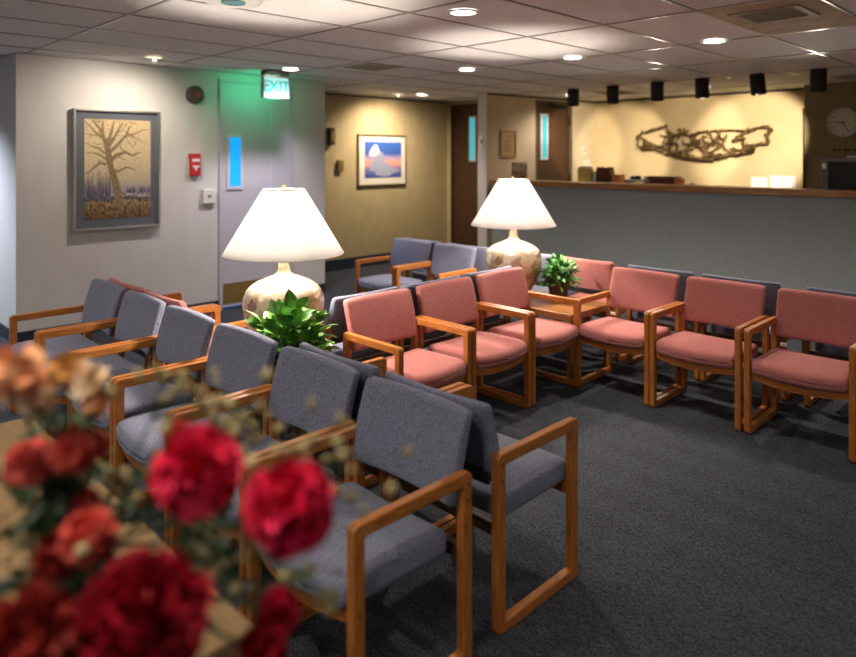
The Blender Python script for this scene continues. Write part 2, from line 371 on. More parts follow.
# ------------------------------------------------------------------ chairs
def arm_frame(sx):
    """closed sled loop of oak; sx = side"""
    bm = B(); uvl = bm.loops.layers.uv.new('UVMap')
    y0, y1, z0, z1 = -0.247, 0.247, 0.0, 0.622
    t = 0.042; rr = 0.022; th = 0.034
    xa, xb = (0.29 - th, 0.29) if sx > 0 else (-0.29, -0.29 + th)
    outer = []; inner = []
    corners = [(y1, z0, -90), (y1, z1, 0), (y0, z1, 90), (y0, z0, 180)]
    for (cy, cz, a0) in corners:
        sy = 1 if cy > 0 else -1; sz = 1 if cz > 0.1 else -1
        for k in range(5):
            a = R(a0 + 90 * k / 4)
            outer.append((cy - sy * rr + rr * math.cos(a), cz - sz * rr + rr * math.sin(a)))
            inner.append((cy - sy * t, cz - sz * (t if sz > 0 else 0.040)))
    # merge: inner points repeated at corners; use distinct inner verts with tiny rounding
    inn = []
    for i, (cy, cz) in enumerate(inner):
        k = i % 5; c = corners[i // 5]
        sy = 1 if c[0] > 0 else -1; sz = 1 if c[1] > 0.1 else -1
        a = R(c[2] + 90 * k / 4); r2 = 0.006
        inn.append((cy - sy * r2 + r2 * math.cos(a), cz - sz * r2 + r2 * math.sin(a)))
    n = len(outer)
    V = [[bm.verts.new((x_, p[0], p[1])) for p in ring] for x_ in (xa, xb) for ring in (outer, inn)]
    oa, ia, ob, ib = V
    s = [0]
    for i in range(n): s.append(s[-1] + math.dist(outer[i], outer[(i + 1) % n]))
    def face(vs, uvs):
        f = bm.faces.new(vs)
        for l, uv in zip(f.loops, uvs): l[uvl].uv = uv
    for i in range(n):
        j = (i + 1) % n; s0, s1 = s[i] + sx * 3, s[i + 1] + sx * 3
        face((oa[i], ia[i], ia[j], oa[j]), ((s0, 0), (s0, t), (s1, t), (s1, 0)))
        face((ob[i], ob[j], ib[j], ib[i]), ((s0, .1), (s1, .1), (s1, .1 + t), (s0, .1 + t)))
        face((oa[i], oa[j], ob[j], ob[i]), ((s0, .2), (s1, .2), (s1, .2 + th), (s0, .2 + th)))
        face((ia[i], ib[i], ib[j], ia[j]), ((s0, .3), (s0, .3 + th), (s1, .3 + th), (s1, .3)))
    bmesh.ops.recalc_face_normals(bm, faces=bm.faces)
    rim = []
    for e in bm.edges:
        a, c = e.verts
        if abs(a.co.x - c.co.x) < 1e-6 and len(e.link_faces) == 2:
            f1, f2 = e.link_faces
            if abs(f1.normal.dot(f2.normal)) < 0.3 and e.calc_length() > 0.0005: rim.append(e)
    bmesh.ops.bevel(bm, geom=rim, offset=0.005, segments=2, affect='EDGES', profile=0.5)
    return bm

def beam_uv(bm):
    uvl = bm.loops.layers.uv.verify()
    for f in bm.faces:
        for l in f.loops:
            c = l.vert.co; nrm = f.normal
            l[uvl].uv = (c.x, c.z if abs(nrm.y) > 0.5 else c.y)
    return bm

def seat_bm():
    def df(q):
        x, y, z = q
        z2 = z
        if z > 0: z2 += 0.016 * (1 - (x / 0.255) ** 2) * (1 - min(1, abs(y / 0.22)) ** 2)
        z2 += -0.012 + 0.05 * (y + 0.2) * 0.5          # lifts toward the front
        if y > 0.12:
            k = (y - 0.12) / 0.1
            z2 -= 0.014 * k * k
            if z < 0: z2 += 0.01 * k
        y2 = y + (0.032 * (1 - (x / 0.255) ** 2) if y > 0 else 0) * max(0, y / 0.215)
        z2 -= 0.010 * (1 - (x / 0.255) ** 2)
        return Vector((x, y2 + 0.036, z2 + 0.412))
    bm = B(); rbox(bm, 0.252, 0.215, 0.045, 0.030, df); return bm

def back_bm():
    def df(q):
        x, y, z = q
        k = (z + 0.148) / 0.296
        y2 = y + 0.026 * (x / 0.262) ** 2                    # curved round the sitter
        y2 += 0.012 * math.sin(k * PI) * (1 if y > 0 else 0.2)
        return Vector((x * (1 + 0.02 * k), y2 - 0.221 - 0.074 * k, z + 0.652))
    bm = B(); rbox(bm, 0.258, 0.0235, 0.148, 0.020, df); return bm

def front_rail():
    bm = B(); N = 12
    prev = None
    for i in range(N + 1):
        x_ = -0.256 + 0.512 * i / N; k = 1 - (x_ / 0.256) ** 2
        yc = 0.213 + 0.03 * k; zc = 0.352 - 0.018 * k
        ring = [bm.verts.new((x_, yc + dy, zc + dz)) for dy, dz in ((-0.012, -0.022), (0.012, -0.022), (0.012, 0.018), (-0.012, 0.018))]
        if prev:
            for a in range(4): bm.faces.new((prev[a], prev[(a + 1) % 4], ring[(a + 1) % 4], ring[a]))
        else: bm.faces.new(ring[::-1])
        prev = ring
    bm.faces.new(prev); bmesh.ops.recalc_face_normals(bm, faces=bm.faces)
    return beam_uv(bm)

def make_chair(kind):
    fab = kind + '_fabric'
    t = thing('waiting_room_armchair', 'x', 'chair')
    for s in (-1, 1):
        f = obj('arm_frame', arm_frame(s), 'oak', t)
        for (yy, zz) in ((-0.226, 0.585), (-0.226, 0.53), (0.226, 0.37)):
            bb = B(); xo = s * 0.2895
            tube(bb, [(xo, yy, zz), (xo + s * 0.0018, yy, zz)], 0.0065, 10)
            obj('screw_plug', bb, simple('dark_plug', (0.18, 0.07, 0.02, 1), 0.5) if 'plug' not in M else M['plug'], f)
    obj('seat', seat_bm(), fab, t, True)
    obj('backrest', back_bm(), fab, t, True)
    obj('front_rail', front_rail(), 'oak', t)
    bb = B(); box(bb, -0.256, 0.256, -0.235, -0.212, 0.33, 0.375, 0.003); obj('rear_rail', beam_uv(bb), 'dark_brown', t)
    bb = B(); box(bb, -0.256, 0.256, -0.262, -0.247, 0.515, 0.555, 0.003); obj('back_support', bb, 'black_metal', t)
    return t
M['plug'] = simple('dark_plug', (0.16, 0.06, 0.018, 1), 0.5)
proto = {'blue': make_chair('blue'), 'pink': make_chair('pink')}
used = {'blue': False, 'pink': False}

def chair(kind, x, y, rz, label, group, tag_=False):
    if used[kind]: o = copy_tree(proto[kind])
    else: o = proto[kind]; used[kind] = True
    o.location = (x, y, 0); o.rotation_euler = (0, 0, rz)
    o['label'] = label; o['group'] = group; o['category'] = 'chair'
    if tag_: tagged.append(o)
    return o
tagged = []

BL, PK = 'blue', 'pink'
g1 = 'blue armchairs in the long left row'
lab = ['blue armchair at the far end of the long row, nearest the grey painted wall',
       'second blue armchair from the far end of the long left row',
       'third blue armchair from the far end, its arm behind the peach roses',
       'fourth blue armchair from the far end, just left of the near plant',
       'blue armchair in front of the near potted plant, second from the near end',
       'nearest blue armchair in the picture, full oak arm facing the flowers']
P6 = 0.5935
for i in range(6):
    chair(BL, -1.77 - P6 * (5 - i), 1.428, PI, lab[i], g1)
g2 = 'armchairs backing onto the long left row'
chair(PK, -4.70, 2.062, 0, 'pink armchair behind the far end of the blue row, nearer the white wall', g2)
chair(PK, -4.105, 2.062, 0, 'pink armchair behind the blue row, the one beside the near lamp', g2)
chair(BL, -2.365, 2.062, 0, 'blue armchair facing away, between the near plant and the nearest chairs', g2)
chair(BL, -1.775, 2.062, 0, 'blue armchair facing the open carpet, full sled frame seen at the near end', g2)
g3 = 'pink armchairs in the middle row'
XC = -2.935
for k, l in enumerate(['pink armchair nearest the camera in the middle row, beside the near plant',
                       'middle pink armchair of the three in the centre row',
                       'farthest pink armchair of the centre row, beside the far lamp table']):
    chair(PK, XC, 2.745 + 0.592 * k, -PI / 2, l, g3)
g4 = 'blue armchairs backing onto the middle pink row'
for k, l in enumerate(['blue armchair back to back with the nearest pink one in the middle row',
                       'blue armchair back to back with the middle pink one of the centre row',
                       'blue armchair back to back with the farthest pink one, left of the far lamp']):
    chair(BL, -3.577, 2.745 + 0.592 * k, PI / 2, l, g4)
g5 = 'blue armchairs by the hallway'
chair(BL, -5.01, 4.49, PI, 'blue armchair facing forward near the beige wall, left of the pair', g5)
chair(BL, -4.42, 4.49, PI, 'blue armchair facing forward near the far lamp, right of the pair', g5)
chair(BL, -4.98, 5.127, 0, 'blue armchair seen from behind, back to back with the left one by the hallway', g5)
chair(BL, -4.36, 5.127, 0, 'blue armchair seen from behind, back to back with the right one by the hallway', g5)
g6 = 'pink armchairs facing the carpet on the right'
xr = [-2.45, -1.865, -1.265]
for k, l in enumerate(['pink armchair beside the far lamp table, first of the right hand row',
                       'second pink armchair of the right hand row, between two others',
                       'pink armchair at the right edge of the photo, third of its row']):
    chair(PK, xr[k], 4.435, PI, l, g6, k != 1)
g7 = 'armchairs facing the reception counter'
for kx, kd, l in ((-3.66, BL, 'blue armchair facing the counter, hidden behind the far lamp'),
                  (-3.07, PK, 'pink armchair facing the counter, its back behind the far plant'),
                  (-2.42, BL, 'blue armchair facing the counter, behind the first right pink chair'),
                  (-1.83, BL, 'blue armchair facing the counter, behind the second right pink chair'),
                  (-1.14, BL, 'blue armchair facing the counter, behind the rightmost pink chair')):
    chair(kd, kx - .015, 5.165, 0, l, g7)
for o in tagged:
    bb = B(); box(bb, -0.02, 0.02, -0.006, 0.0, 0, 0.022, 0.001)
    q = obj('care_tag', bb, 'paper', o); q.location = (0.19, -0.135, 0.462); q.rotation_euler = (R(-20), 0, 0); part_label(q, 'small white fabric tag')

# ------------------------------------------------------------------ corner tables
def table(x0, x1, y0, y1, h, label):
    t = thing('corner_table', label, 'table', ((x0 + x1) / 2, (y0 + y1) / 2, 0), 0, 'oak corner tables')
    w, dd = (x1 - x0) / 2, (y1 - y0) / 2
    bb = B(); box(bb, -w + 0.03, w - 0.03, -dd + 0.03, dd - 0.03, h - 0.024, h - 0.003, 0.002); obj('table_top', bb, 'oak_flat', t)
    bb = B()
    box(bb, -w, w, -dd, -dd + 0.035, h - 0.05, h, 0.004); box(bb, -w, w, dd - 0.035, dd, h - 0.05, h, 0.004)
    box(bb, -w, -w + 0.035, -dd + 0.035, dd - 0.035, h - 0.05, h, 0.004); box(bb, w - 0.035, w, -dd + 0.035, dd - 0.035, h - 0.05, h, 0.004)
    obj('edge_frame', beam_uv(bb), 'oak_flat', t)
    for sx in (-1, 1):
        for sy in (-1, 1):
            bb = B(); cx, cy = sx * (w - 0.02), sy * (dd - 0.02)
            box(bb, cx - 0.02, cx + 0.02, cy - 0.02, cy + 0.02, 0, h - 0.05, 0.003); obj('leg', bb, 'oak_flat', t)
    return t
TH = 0.50
table(-3.76, -2.71, 1.82, 2.40, TH, 'oak corner table under the near lamp, mostly hidden behind blue chairs')
table(-3.80, -2.77, 4.20, 4.76, TH, 'oak corner table holding the far lamp and the small fern')

# ------------------------------------------------------------------ lamps
def lamp(x, y, label):
    t = thing('table_lamp', label, 'lamp', (x, y, TH - 0.003), 0, 'round based lamps with white shades')
    z = TH - 0.003
    prof = [(0.0, 0.0), (0.105, 0.0), (0.115, 0.008), (0.125, 0.03), (0.165, 0.09), (0.20, 0.16), (0.222, 0.23), (0.232, 0.30), (0.226, 0.35), (0.200, 0.395), (0.150, 0.43), (0.095, 0.452), (0.055, 0.468), (0.038, 0.49), (0.031, 0.54), (0.030, 0.60), (0.0, 0.60)]
    # smooth the profile
    pr = []
    for i in range(len(prof) - 1):
        for k in range(3):
            f = k / 3
            p0 = prof[max(i - 1, 0)]; p1 = prof[i]; p2 = prof[i + 1]; p3 = prof[min(i + 2, len(prof) - 1)]
            def cr(a, b_, c, d_): return 0.5 * ((2 * b_) + (-a + c) * f + (2 * a - 5 * b_ + 4 * c - d_) * f * f + (-a + 3 * b_ - 3 * c + d_) * f ** 3)
            if i < 2 or i > len(prof) - 3: pr.append((p1[0] + (p2[0] - p1[0]) * f, p1[1] + (p2[1] - p1[1]) * f))
            else: pr.append((max(0.001, cr(p0[0], p1[0], p2[0], p3[0])), cr(p0[1], p1[1], p2[1], p3[1])))
    pr.append(prof[-1])
    bb = B(); lathe(bb, pr, 56); obj('lamp_base', bb, 'pearl', t, True)
    bb = B(); rb, rt, zb, zt, th = 0.345, 0.122, 0.590, 0.960, 0.003
    P = [(rb, zb), (rt, zt), (rt - th, zt), (rb - th, zb)]
    lathe(bb, P + [P[0]], 72); bmesh.ops.remove_doubles(bb, verts=bb.verts[:], dist=1e-5)
    bmesh.ops.recalc_face_normals(bb, faces=bb.faces)
    sh = obj('lamp_shade', bb, 'shade', t, True)
    for (rr_, zz) in ((rb - 0.0015, zb), (rt - 0.0015, zt)):
        bb = B(); n = 64; tube(bb, [(rr_ * math.cos(2 * PI * i / n), rr_ * math.sin(2 * PI * i / n), zz) for i in range(n + 1)], 0.0028, 6, False); obj('shade_ring', bb, 'white_plastic', sh, True)
    bb = B(); tube(bb, [(0, 0, 0.60), (0, 0, 0.66)], 0.018, 12); obj('socket', bb, 'brass_hw', t)
    bb = B()
    tube(bb, [(0, 0, 0.955), (0, 0, 0.975)], 0.004, 8)
    lathe(bb, [(0, 0.972), (0.008, 0.976), (0.009, 0.985), (0, 0.995)], 12)
    for k in range(3):
        a = 2 * PI * k / 3; tube(bb, [(0, 0, 0.955), (0.12 * math.cos(a), 0.12 * math.sin(a), 0.957)], 0.002, 6)
    for s in (-1, 1): tube(bb, [(0.012 * s, 0, 0.64), (0.055 * s, 0, 0.72), (0.05 * s, 0, 0.86), (0, 0, 0.955)], 0.002, 6)
    obj('finial', bb, 'brass_hw', t, True)
    li = bpy.data.lights.new('bulb', 'POINT'); li.energy = LAMP_E; li.color = (1.0, 0.88, 0.76); li.shadow_soft_size = 0.035
    lo = bpy.data.objects.new('bulb', li); col.objects.link(lo); lo.parent = t; lo.location = (0, 0, 0.77)
    return t
LAMP_E = 33
lamp(-3.39, 2.19, 'near table lamp, wide white cone shade on a pearly round base')
lamp(-3.47, 4.43, 'far table lamp with mottled gold round base, in front of the grey counter')

# ------------------------------------------------------------------ plants
def leaf(bm, base, d, up, L, Wd, curl=0.3, n=6, fold=0.25):
    d = d.normalized(); side = d.cross(up)
    if side.length < 1e-4: side = d.orthogonal()
    side.normalize(); nrm = side.cross(d).normalized()
    rows = []
    for i in range(n + 1):
        s = i / n
        w = Wd * (math.sin(PI * min(1, s ** 0.75)) ** 0.85) * (1 - 0.25 * s) if 0 < s < 1 else 0.0
        c = base + d * (L * s) + Vector((0, 0, -1)) * (curl * L * s * s)
        if w < 1e-4: rows.append([bm.verts.new(c)])
        else: rows.append([bm.verts.new(c - side * w + nrm * (w * fold)), bm.verts.new(c), bm.verts.new(c + side * w + nrm * (w * fold))])
    for a, c in zip(rows, rows[1:]):
        if len(a) == 1 and len(c) == 3:
            bm.faces.new((a[0], c[0], c[1])); bm.faces.new((a[0], c[1], c[2]))
        elif len(a) == 3 and len(c) == 1:
            bm.faces.new((a[0], c[0], a[1])); bm.faces.new((a[1], c[0], a[2]))
        elif len(a) == 3:
            bm.faces.new((a[0], c[0], c[1], a[1])); bm.faces.new((a[1], c[1], c[2], a[2]))

def plant(x, y, label, R_, Hh, L, Wd, N, mat, pot_r, pot_h, seed, droop=0.3, name='potted_plant'):
    rnd = random.Random(seed)
    t = thing(name, label, 'plant', (x, y, TH - 0.003), 0, 'potted plants on the corner tables')
    bb = B(); lathe(bb, [(0, 0), (pot_r * 0.78, 0), (pot_r * 0.8, 0.004), (pot_r * 0.98, pot_h * 0.85), (pot_r * 1.06, pot_h * 0.86), (pot_r * 1.06, pot_h), (pot_r * 0.94, pot_h), (pot_r * 0.9, pot_h * 0.9), (0, pot_h * 0.9)], 32)
    pt = obj('pot', bb, 'terracotta', t, False)
    bb = B(); lathe(bb, [(0, pot_h * 0.905), (pot_r * 0.9, pot_h * 0.9)], 24); obj('soil', bb, 'soil', pt)
    lv = B(); st = B()
    c = Vector((0, 0, pot_h * 0.9))
    for i in range(N):
        a = rnd.uniform(0, 2 * PI); e = math.asin(rnd.uniform(-0.4, 1.0))
        rr = rnd.uniform(0.45, 1.0)
        p = c + Vector((math.cos(a) * math.cos(e) * R_ * rr, math.sin(a) * math.cos(e) * R_ * rr, math.sin(e) * Hh * rr + 0.02))
        if p.z < 0.03: p.z = 0.03
        d = (p - c); d.z *= 0.6; d += Vector((rnd.uniform(-.06, .06), rnd.uniform(-.06, .06), rnd.uniform(0, .05)))
        k = rnd.uniform(0.7, 1.2)
        leaf(lv, p - d.normalized() * L * 0.3, d, Vector((rnd.uniform(-.5, .5), rnd.uniform(-.5, .5), 1)), L * k, Wd * k, rnd.uniform(0.1, droop))
        if i % 3 == 0:
            tube(st, [c + Vector((rnd.uniform(-.02, .02), rnd.uniform(-.02, .02), -0.01)), (c + p) / 2 + Vector((0, 0, 0.03)), p - d.normalized() * L * 0.3], 0.002, 5)
    obj('foliage', lv, mat, t, True); obj('stems', st, 'stem', t, True)
    return t
plant(-2.99, 1.965, 'leafy green pothos plant in a brown pot in front of the near lamp', 0.215, 0.26, 0.125, 0.040, 230, 'leaf_a', 0.085, 0.15, 3, 0.5, 'pothos_plant')
plant(-3.16, 4.62, 'small dense green plant in a brown round pot beside the far lamp', 0.165, 0.185, 0.07, 0.018, 330, 'leaf_b', 0.088, 0.17, 5, 0.6)
b = B(); box(b, -0.04, 0.04, -0.0015, 0.0015, 0, 0.10); box(b, -0.04, 0.04, 0.018, 0.021, 0, 0.098)
o = obj('folded_card', b, 'paper'); o.location = (-2.86, 2.14, TH); o.rotation_euler = (0, 0, R(40)); tag(o, 'small white folded card standing beside the near potted plant', 'card')

# ------------------------------------------------------------------ reception counter
t = thing('reception_counter', 'long grey reception counter with an oak top', 'counter', (-3.0, 7.45, 0))
b = B(); box(b, -3.25, 5.95, 0.03, 0.16, 0.10, 1.245); obj('front_panel', b, 'grey_panel', t)
b = B(); box(b, -3.25, 5.95, 0.02, 0.03, 0.0, 0.11); obj('kick_board', b, 'navy_base', t)
b = B(); box(b, -3.255, 5.97, -0.02, 0.30, 1.245, 1.315, 0.008); obj('counter_top', b, 'counter_oak', t)
# back unit the desk things stand on
t = thing('file_cabinet_unit', 'low pale storage unit behind the counter, only its contents show', 'cabinet', (-3.6, 8.3, 0))
b = B(); box(b, -1.95, 3.0, -0.25, 0.3, 0, 1.245); obj('body', b, 'cream_plastic', t)
b = B(); box(b, -1.97, 3.02, -0.27, 0.32, 1.245, 1.262, 0.003); obj('top', b, 'cream_plastic', t)
ZC = 1.262
Y0 = 8.3
def on8(x0, x1, z1, y0, y1, name, label, mat, cat, bev=0.004, z0=ZC):
    bb = B(); box(bb, x0, x1, y0, y1, z0, z1, bev)
    o = obj(name, bb, mat); o['label'] = label; o['category'] = cat; return o
def org(name, label, cat, x0, x1, z1, mat, slots, y0=8.2, y1=8.4):
    t = thing(name, label, cat, ((x0 + x1) / 2, y0, ZC)); w = (x1 - x0) / 2; h = z1 - ZC
    bb = B(); box(bb, -w, w, 0, y1 - y0, 0, h * 0.35, 0.003); box(bb, -w, -w + 0.01, 0, y1 - y0, 0, h * 0.8); box(bb, w - 0.01, w, 0, y1 - y0, 0, h * 0.8); box(bb, -w, w, y1 - y0 - 0.01, y1 - y0, 0, h, 0.002); obj('tray', bb, mat, t)
    return t
# yellow file holder
t = thing('file_holder', 'mustard yellow magazine file at the left of the reception desk', 'file', (-5.20, 8.22, ZC), R(-6))
b = B()
for pts in (((-.11, 0), (.11, 0), (.11, .15), (.09, .215), (-.11, .225)),):
    f0 = [b.verts.new((p[0], 0, p[1])) for p in pts]; f1 = [b.verts.new((p[0], 0.09, p[1])) for p in pts]
    b.faces.new(f0[::-1]); b.faces.new(f1)
    for i in range(5): b.faces.new((f0[i], f0[(i + 1) % 5], f1[(i + 1) % 5], f1[i]))
bmesh.ops.recalc_face_normals(b, faces=b.faces)
obj('holder_body', b, 'yellow_card', t)
b = B(); box(b, -.09, .09, 0.015, 0.075, 0.2, 0.245); obj('papers', b, 'paper', t)
on8(-5.085, -5.06, 1.44, 8.22, 8.4, 'green_book', 'thin green book standing between the yellow and maroon files', 'green_card', 'book', 0.002)
on8(-5.055, -5.02, 1.43, 8.22, 8.4, 'white_book', 'thin white book beside the green one on the reception desk', 'paper', 'book', 0.002)
# maroon chair-like holder
t = thing('magazine_file', 'dark maroon magazine file with a notched top on the reception desk', 'file', (-4.90, 8.22, ZC))
b = B(); pts = ((-.12, 0), (.12, 0), (.115, .10), (.095, .232), (.06, .24), (.04, .225), (-.04, .225), (-.06, .24), (-.10, .235))
f0 = [b.verts.new((p[0], 0, p[1])) for p in pts]; f1 = [b.verts.new((p[0], 0.12, p[1])) for p in pts]
b.faces.new(f0[::-1]); b.faces.new(f1)
for i in range(len(pts)): b.faces.new((f0[i], f0[(i + 1) % len(pts)], f1[(i + 1) % len(pts)], f1[i]))
bmesh.ops.recalc_face_normals(b, faces=b.faces); obj('holder_body', b, 'maroon', t)
b = B(); box(b, -.10, .10, -0.003, 0.001, 0.01, 0.08); obj('label_panel', b, 'black_plastic', t)
on8(-4.77, -4.65, 1.40, 8.22, 8.36, 'orange_folder', 'orange folder standing beside the maroon magazine file', 'orange_card', 'folder', 0.003)
# letter trays
t = thing('letter_tray', 'low stacked grey letter tray with papers on the reception desk', 'tray', (-4.40, 8.22, ZC))
b = B(); box(b, -.18, .18, 0, 0.25, 0, 0.012, 0.002); box(b, -.18, .18, 0, 0.25, 0.05, 0.06, 0.002)
for sx in (-.178, .172):
    box(b, sx, sx + 0.006, 0, 0.25, 0, 0.075)
obj('tray', b, 'black_plastic', t)
b = B(); box(b, -.16, .17, -0.01, 0.24, 0.06, 0.082); box(b, -.15, .15, 0.0, 0.24, 0.012, 0.03); obj('papers', b, 'paper', t)
b = B(); lathe(b, [(0, 0), (.07, 0), (.075, .03), (.05, .045), (0, .045)], 20)
o = obj('tape_roll', b, 'black_plastic', smooth=True); o.location = (-4.47, 8.32, ZC + 0.082); tag(o, 'dark round tape roll on top of the letter tray', 'tape')
t = thing('wooden_tray', 'reddish brown wooden desk box on the reception desk', 'box', (-4.11, 8.22, ZC))
b = B(); box(b, -.20, .20, 0, 0.25, 0, 0.10, 0.004); obj('box_body', b, 'maroon', t)
b = B(); box(b, -.20, .20, 0, 0.25, 0.105, 0.125, 0.004); obj('lid', b, 'maroon', t)
b = B(); box(b, .201, .25, 0.02, 0.22, 0, 0.105, 0.004); obj('drawer', b, 'orange_card', t)
b = B(); lathe(b, [(0, 0), (.03, 0), (.028, .05), (.032, .055), (0, .055)], 16)
o = obj('paper_cup', b, 'paper', smooth=True); o.location = (-3.66, 8.2, ZC); tag(o, 'small white cup right of the wooden box on the desk', 'cup')
b = B(); box(b, -.13, .0, -.02, .05, 0, 0.022, 0.003)
o = obj('note_pad', b, 'paper'); o.location = (-3.70, 8.2, ZC); tag(o, 'small low white pad beside the cup on the desk', 'notepad')
# two desk cards
def card(x, w, h, label, border):
    t = thing('posted_notice', label, 'notice', (x, 9.879, 1.10), 0, 'white notices low on the tan wall')
    bb = B(); box(bb, -w / 2, w / 2, -.006, 0, 0, h); obj('notice_sheet', bb, 'paper', t)
    bb = B()
    if border:
        box(bb, -w / 2 + .015, w / 2 - .02, -.009, -.006, h - .03, h - .022); box(bb, -w / 2 + .015, -w / 2 + .022, -.009, -.006, .04, h - .03); box(bb, w / 2 - .03, w / 2 - .02, -.009, -.006, .03, h - .022)
        tube(bb, [(-w / 2 + .03 + i * .02, -.008, h - .09 + .014 * math.sin(i * 1.1) + 0.01 * math.sin(i * 2.7)) for i in range(int((w - .07) / .02))], 0.005, 5)
    else:
        for i in range(2): box(bb, w * 0.05, w * 0.35, -.008, -.006, h - .04 - .03 * i, h - .03 - .03 * i)
    obj('lettering', bb, 'ink', t)
card(-3.46, 0.21, 0.255, 'smaller plain white notice low on the tan wall under the sculpture', False)
card(-3.16, 0.32, 0.28, 'larger white notice with a drawn border low on the tan wall', True)
# television
t = thing('television', 'grey framed television with dark screen at the right end behind the counter', 'television', (-1.86, 8.2, ZC))
b = B(); box(b, -.38, .5, 0, .3, 0, .37, .012); obj('casing', b, 'grey_plastic', t)
b = B(); box(b, -.31, .44, -.004, .001, .02, .33, .003); obj('screen', b, 'screen', t)
b = B(); box(b, -.36, -.325, -.006, .0, .255, .31, .004); obj('control_knob', b, 'pale_metal', t)
for i in range(3):
    b = B(); tube(b, [(-.342, 0, .21 - .04 * i), (-.342, -.008, .21 - .04 * i)], .01, 10); obj('button', b, 'black_plastic', t)
on8(-2.0, -1.9, ZC + .37 + .02, 8.25, 8.40, 'paper_pile', 'small white paper pile on top of the television', 'paper', 'papers', 0.003, ZC + .37)
on8(-1.85, -1.76, ZC + .37 + .03, 8.25, 8.38, 'tissue_box', 'small pale box beside the papers on top of the television', 'paper', 'box', 0.003, ZC + .37)

# patterned leaflet stand on the counter top beside the partition
t = thing('leaflet_holder', 'brown patterned leaflet holder standing on the counter near the notice', 'holder', (-5.84, 7.60, 1.315), R(20))
b = B(); box(b, -.12, .10, 0, .05, 0, .245, .004); obj('holder_body', b, noisy('speckled_brown', (0.30, 0.19, 0.11, 1), (0.80, 0.66, 0.48, 1), 24, 3, 0.6), t)
b = B(); box(b, -.11, .09, -.02, 0, 0, .12, .004); obj('front_pocket', b, noisy('speckled_tan', (0.16, 0.10, 0.05, 1), (0.55, 0.42, 0.28, 1), 50, 3, 0.6), t)

# notice in gold frame on partition
def on_part(name, label, cat, yl, z, w, h, parent=None):
    t = thing(name, label, cat, MP @ Vector((0.001, yl, z)), PA); return t
t = on_part('framed_notice', 'small gold framed notice on the cream wall above the counter', 'picture', 0.42, 1.83, 0, 0)
b = B(); w, h = 0.16, 0.195
box(b, 0, .02, -w, -w + .025, -h, h); box(b, 0, .02, w - .025, w, -h, h); box(b, 0, .02, -w + .025, w - .025, h - .025, h); box(b, 0, .02, -w + .025, w - .025, -h, -h + .025); obj('frame', b, 'bronze_frame', t)
b = B(); box(b, 0, .008, -w + .025, w - .025, -h + .025, h - .025); pl = obj('paper', b, simple('tan_paper', (0.50, 0.36, 0.17, 1), .6), t)
b = B()
tube(b, [(.0085, -.07, .10), (.0085, -.02, .12), (.0085, .03, .09), (.0085, .075, .115)], .005, 5)
for i in range(7): box(b, .008, .0095, -.09 + .015 * (i % 2), .09 - .02 * (i % 3), .05 - .028 * i, .058 - .028 * i)
obj('lettering', b, simple('brown_ink', (0.10, 0.05, 0.02, 1), .8), pl)
# small switch on partition right part
t = on_part('light_switch', 'small white light switch on the cream wall right of the dark door', 'switch', 2.17, 1.74, 0, 0)
b = B(); box(b, 0, .008, -.035, .035, -.06, .06, .003); obj('plate', b, 'white_plastic', t)
b = B(); box(b, .007, .02, -.008, .008, -.018, .018); obj('toggle', b, 'dark_trim', t)
t = on_part('wall_note', 'small pale notice on the cream wall low above the yellow file', 'notice', 2.25, 1.52, 0, 0)
b = B(); box(b, 0, .004, -.09, .09, -.07, .07); obj('note_paper', b, 'mat_white', t)
# switch on partition end
t = thing('wall_switch', 'grey double light switch on the white end of the partition', 'switch', MP @ Vector((-0.09, -0.013, 1.86)), PA)
b = B(); box(b, -.035, .035, -.01, 0, -.07, .07, .004); obj('plate', b, 'pale_metal', t)
b = B(); box(b, -.014, .014, -.016, -.009, -.03, .03, .002); obj('toggle', b, 'black_plastic', t)

# hall wall devices
def hallbox(name, label, y, z, w, h, d, mat, mat2):
    t = thing(name, label, 'wall device', (-7.9, y, z))
    bb = B(); box(bb, 0, d, -w / 2, w / 2, -h / 2, h / 2, .005); obj('casing', bb, mat, t)
    bb = B(); box(bb, d - .001, d + .006, -w / 4, w / 4, -h / 4, h / 4, .002); obj('cover', bb, mat2, t)
hallbox('wall_chime', 'dark brown box high on the beige wall beside the white corner', 5.86, 1.93, .09, .25, .08, simple('brown_box', (0.05, 0.025, 0.012, 1), .4), 'brass')
hallbox('thermostat', 'small tan thermostat on the beige wall left of the cloud picture', 6.04, 1.51, .10, .16, .05, simple('tan_box', (0.22, 0.14, 0.06, 1), .4), 'brass')

# ------------------------------------------------------------------ tree picture
YT0, YT1, ZT0, ZT1 = 2.09, 2.90, 0.952, 2.09
t = thing('framed_tree_print', 'silver framed print of a bare tree in a grey mat on the white wall', 'picture', (-6.75, (YT0 + YT1) / 2, (ZT0 + ZT1) / 2))
w, h = (YT1 - YT0) / 2, (ZT1 - ZT0) / 2
b = B(); fw, fd = .022, .055
box(b, 0, fd, -w, -w + fw, -h, h, .003); box(b, 0, fd, w - fw, w, -h, h, .003); box(b, 0, fd, -w + fw, w - fw, h - fw, h, .003); box(b, 0, fd, -w + fw, w - fw, -h, -h + fw, .003)
obj('frame', b, 'silver', t)
b = B(); box(b, .002, .028, -w + fw, w - fw, -h + fw, h - fw); obj('mat_board', b, 'mat_grey', t)
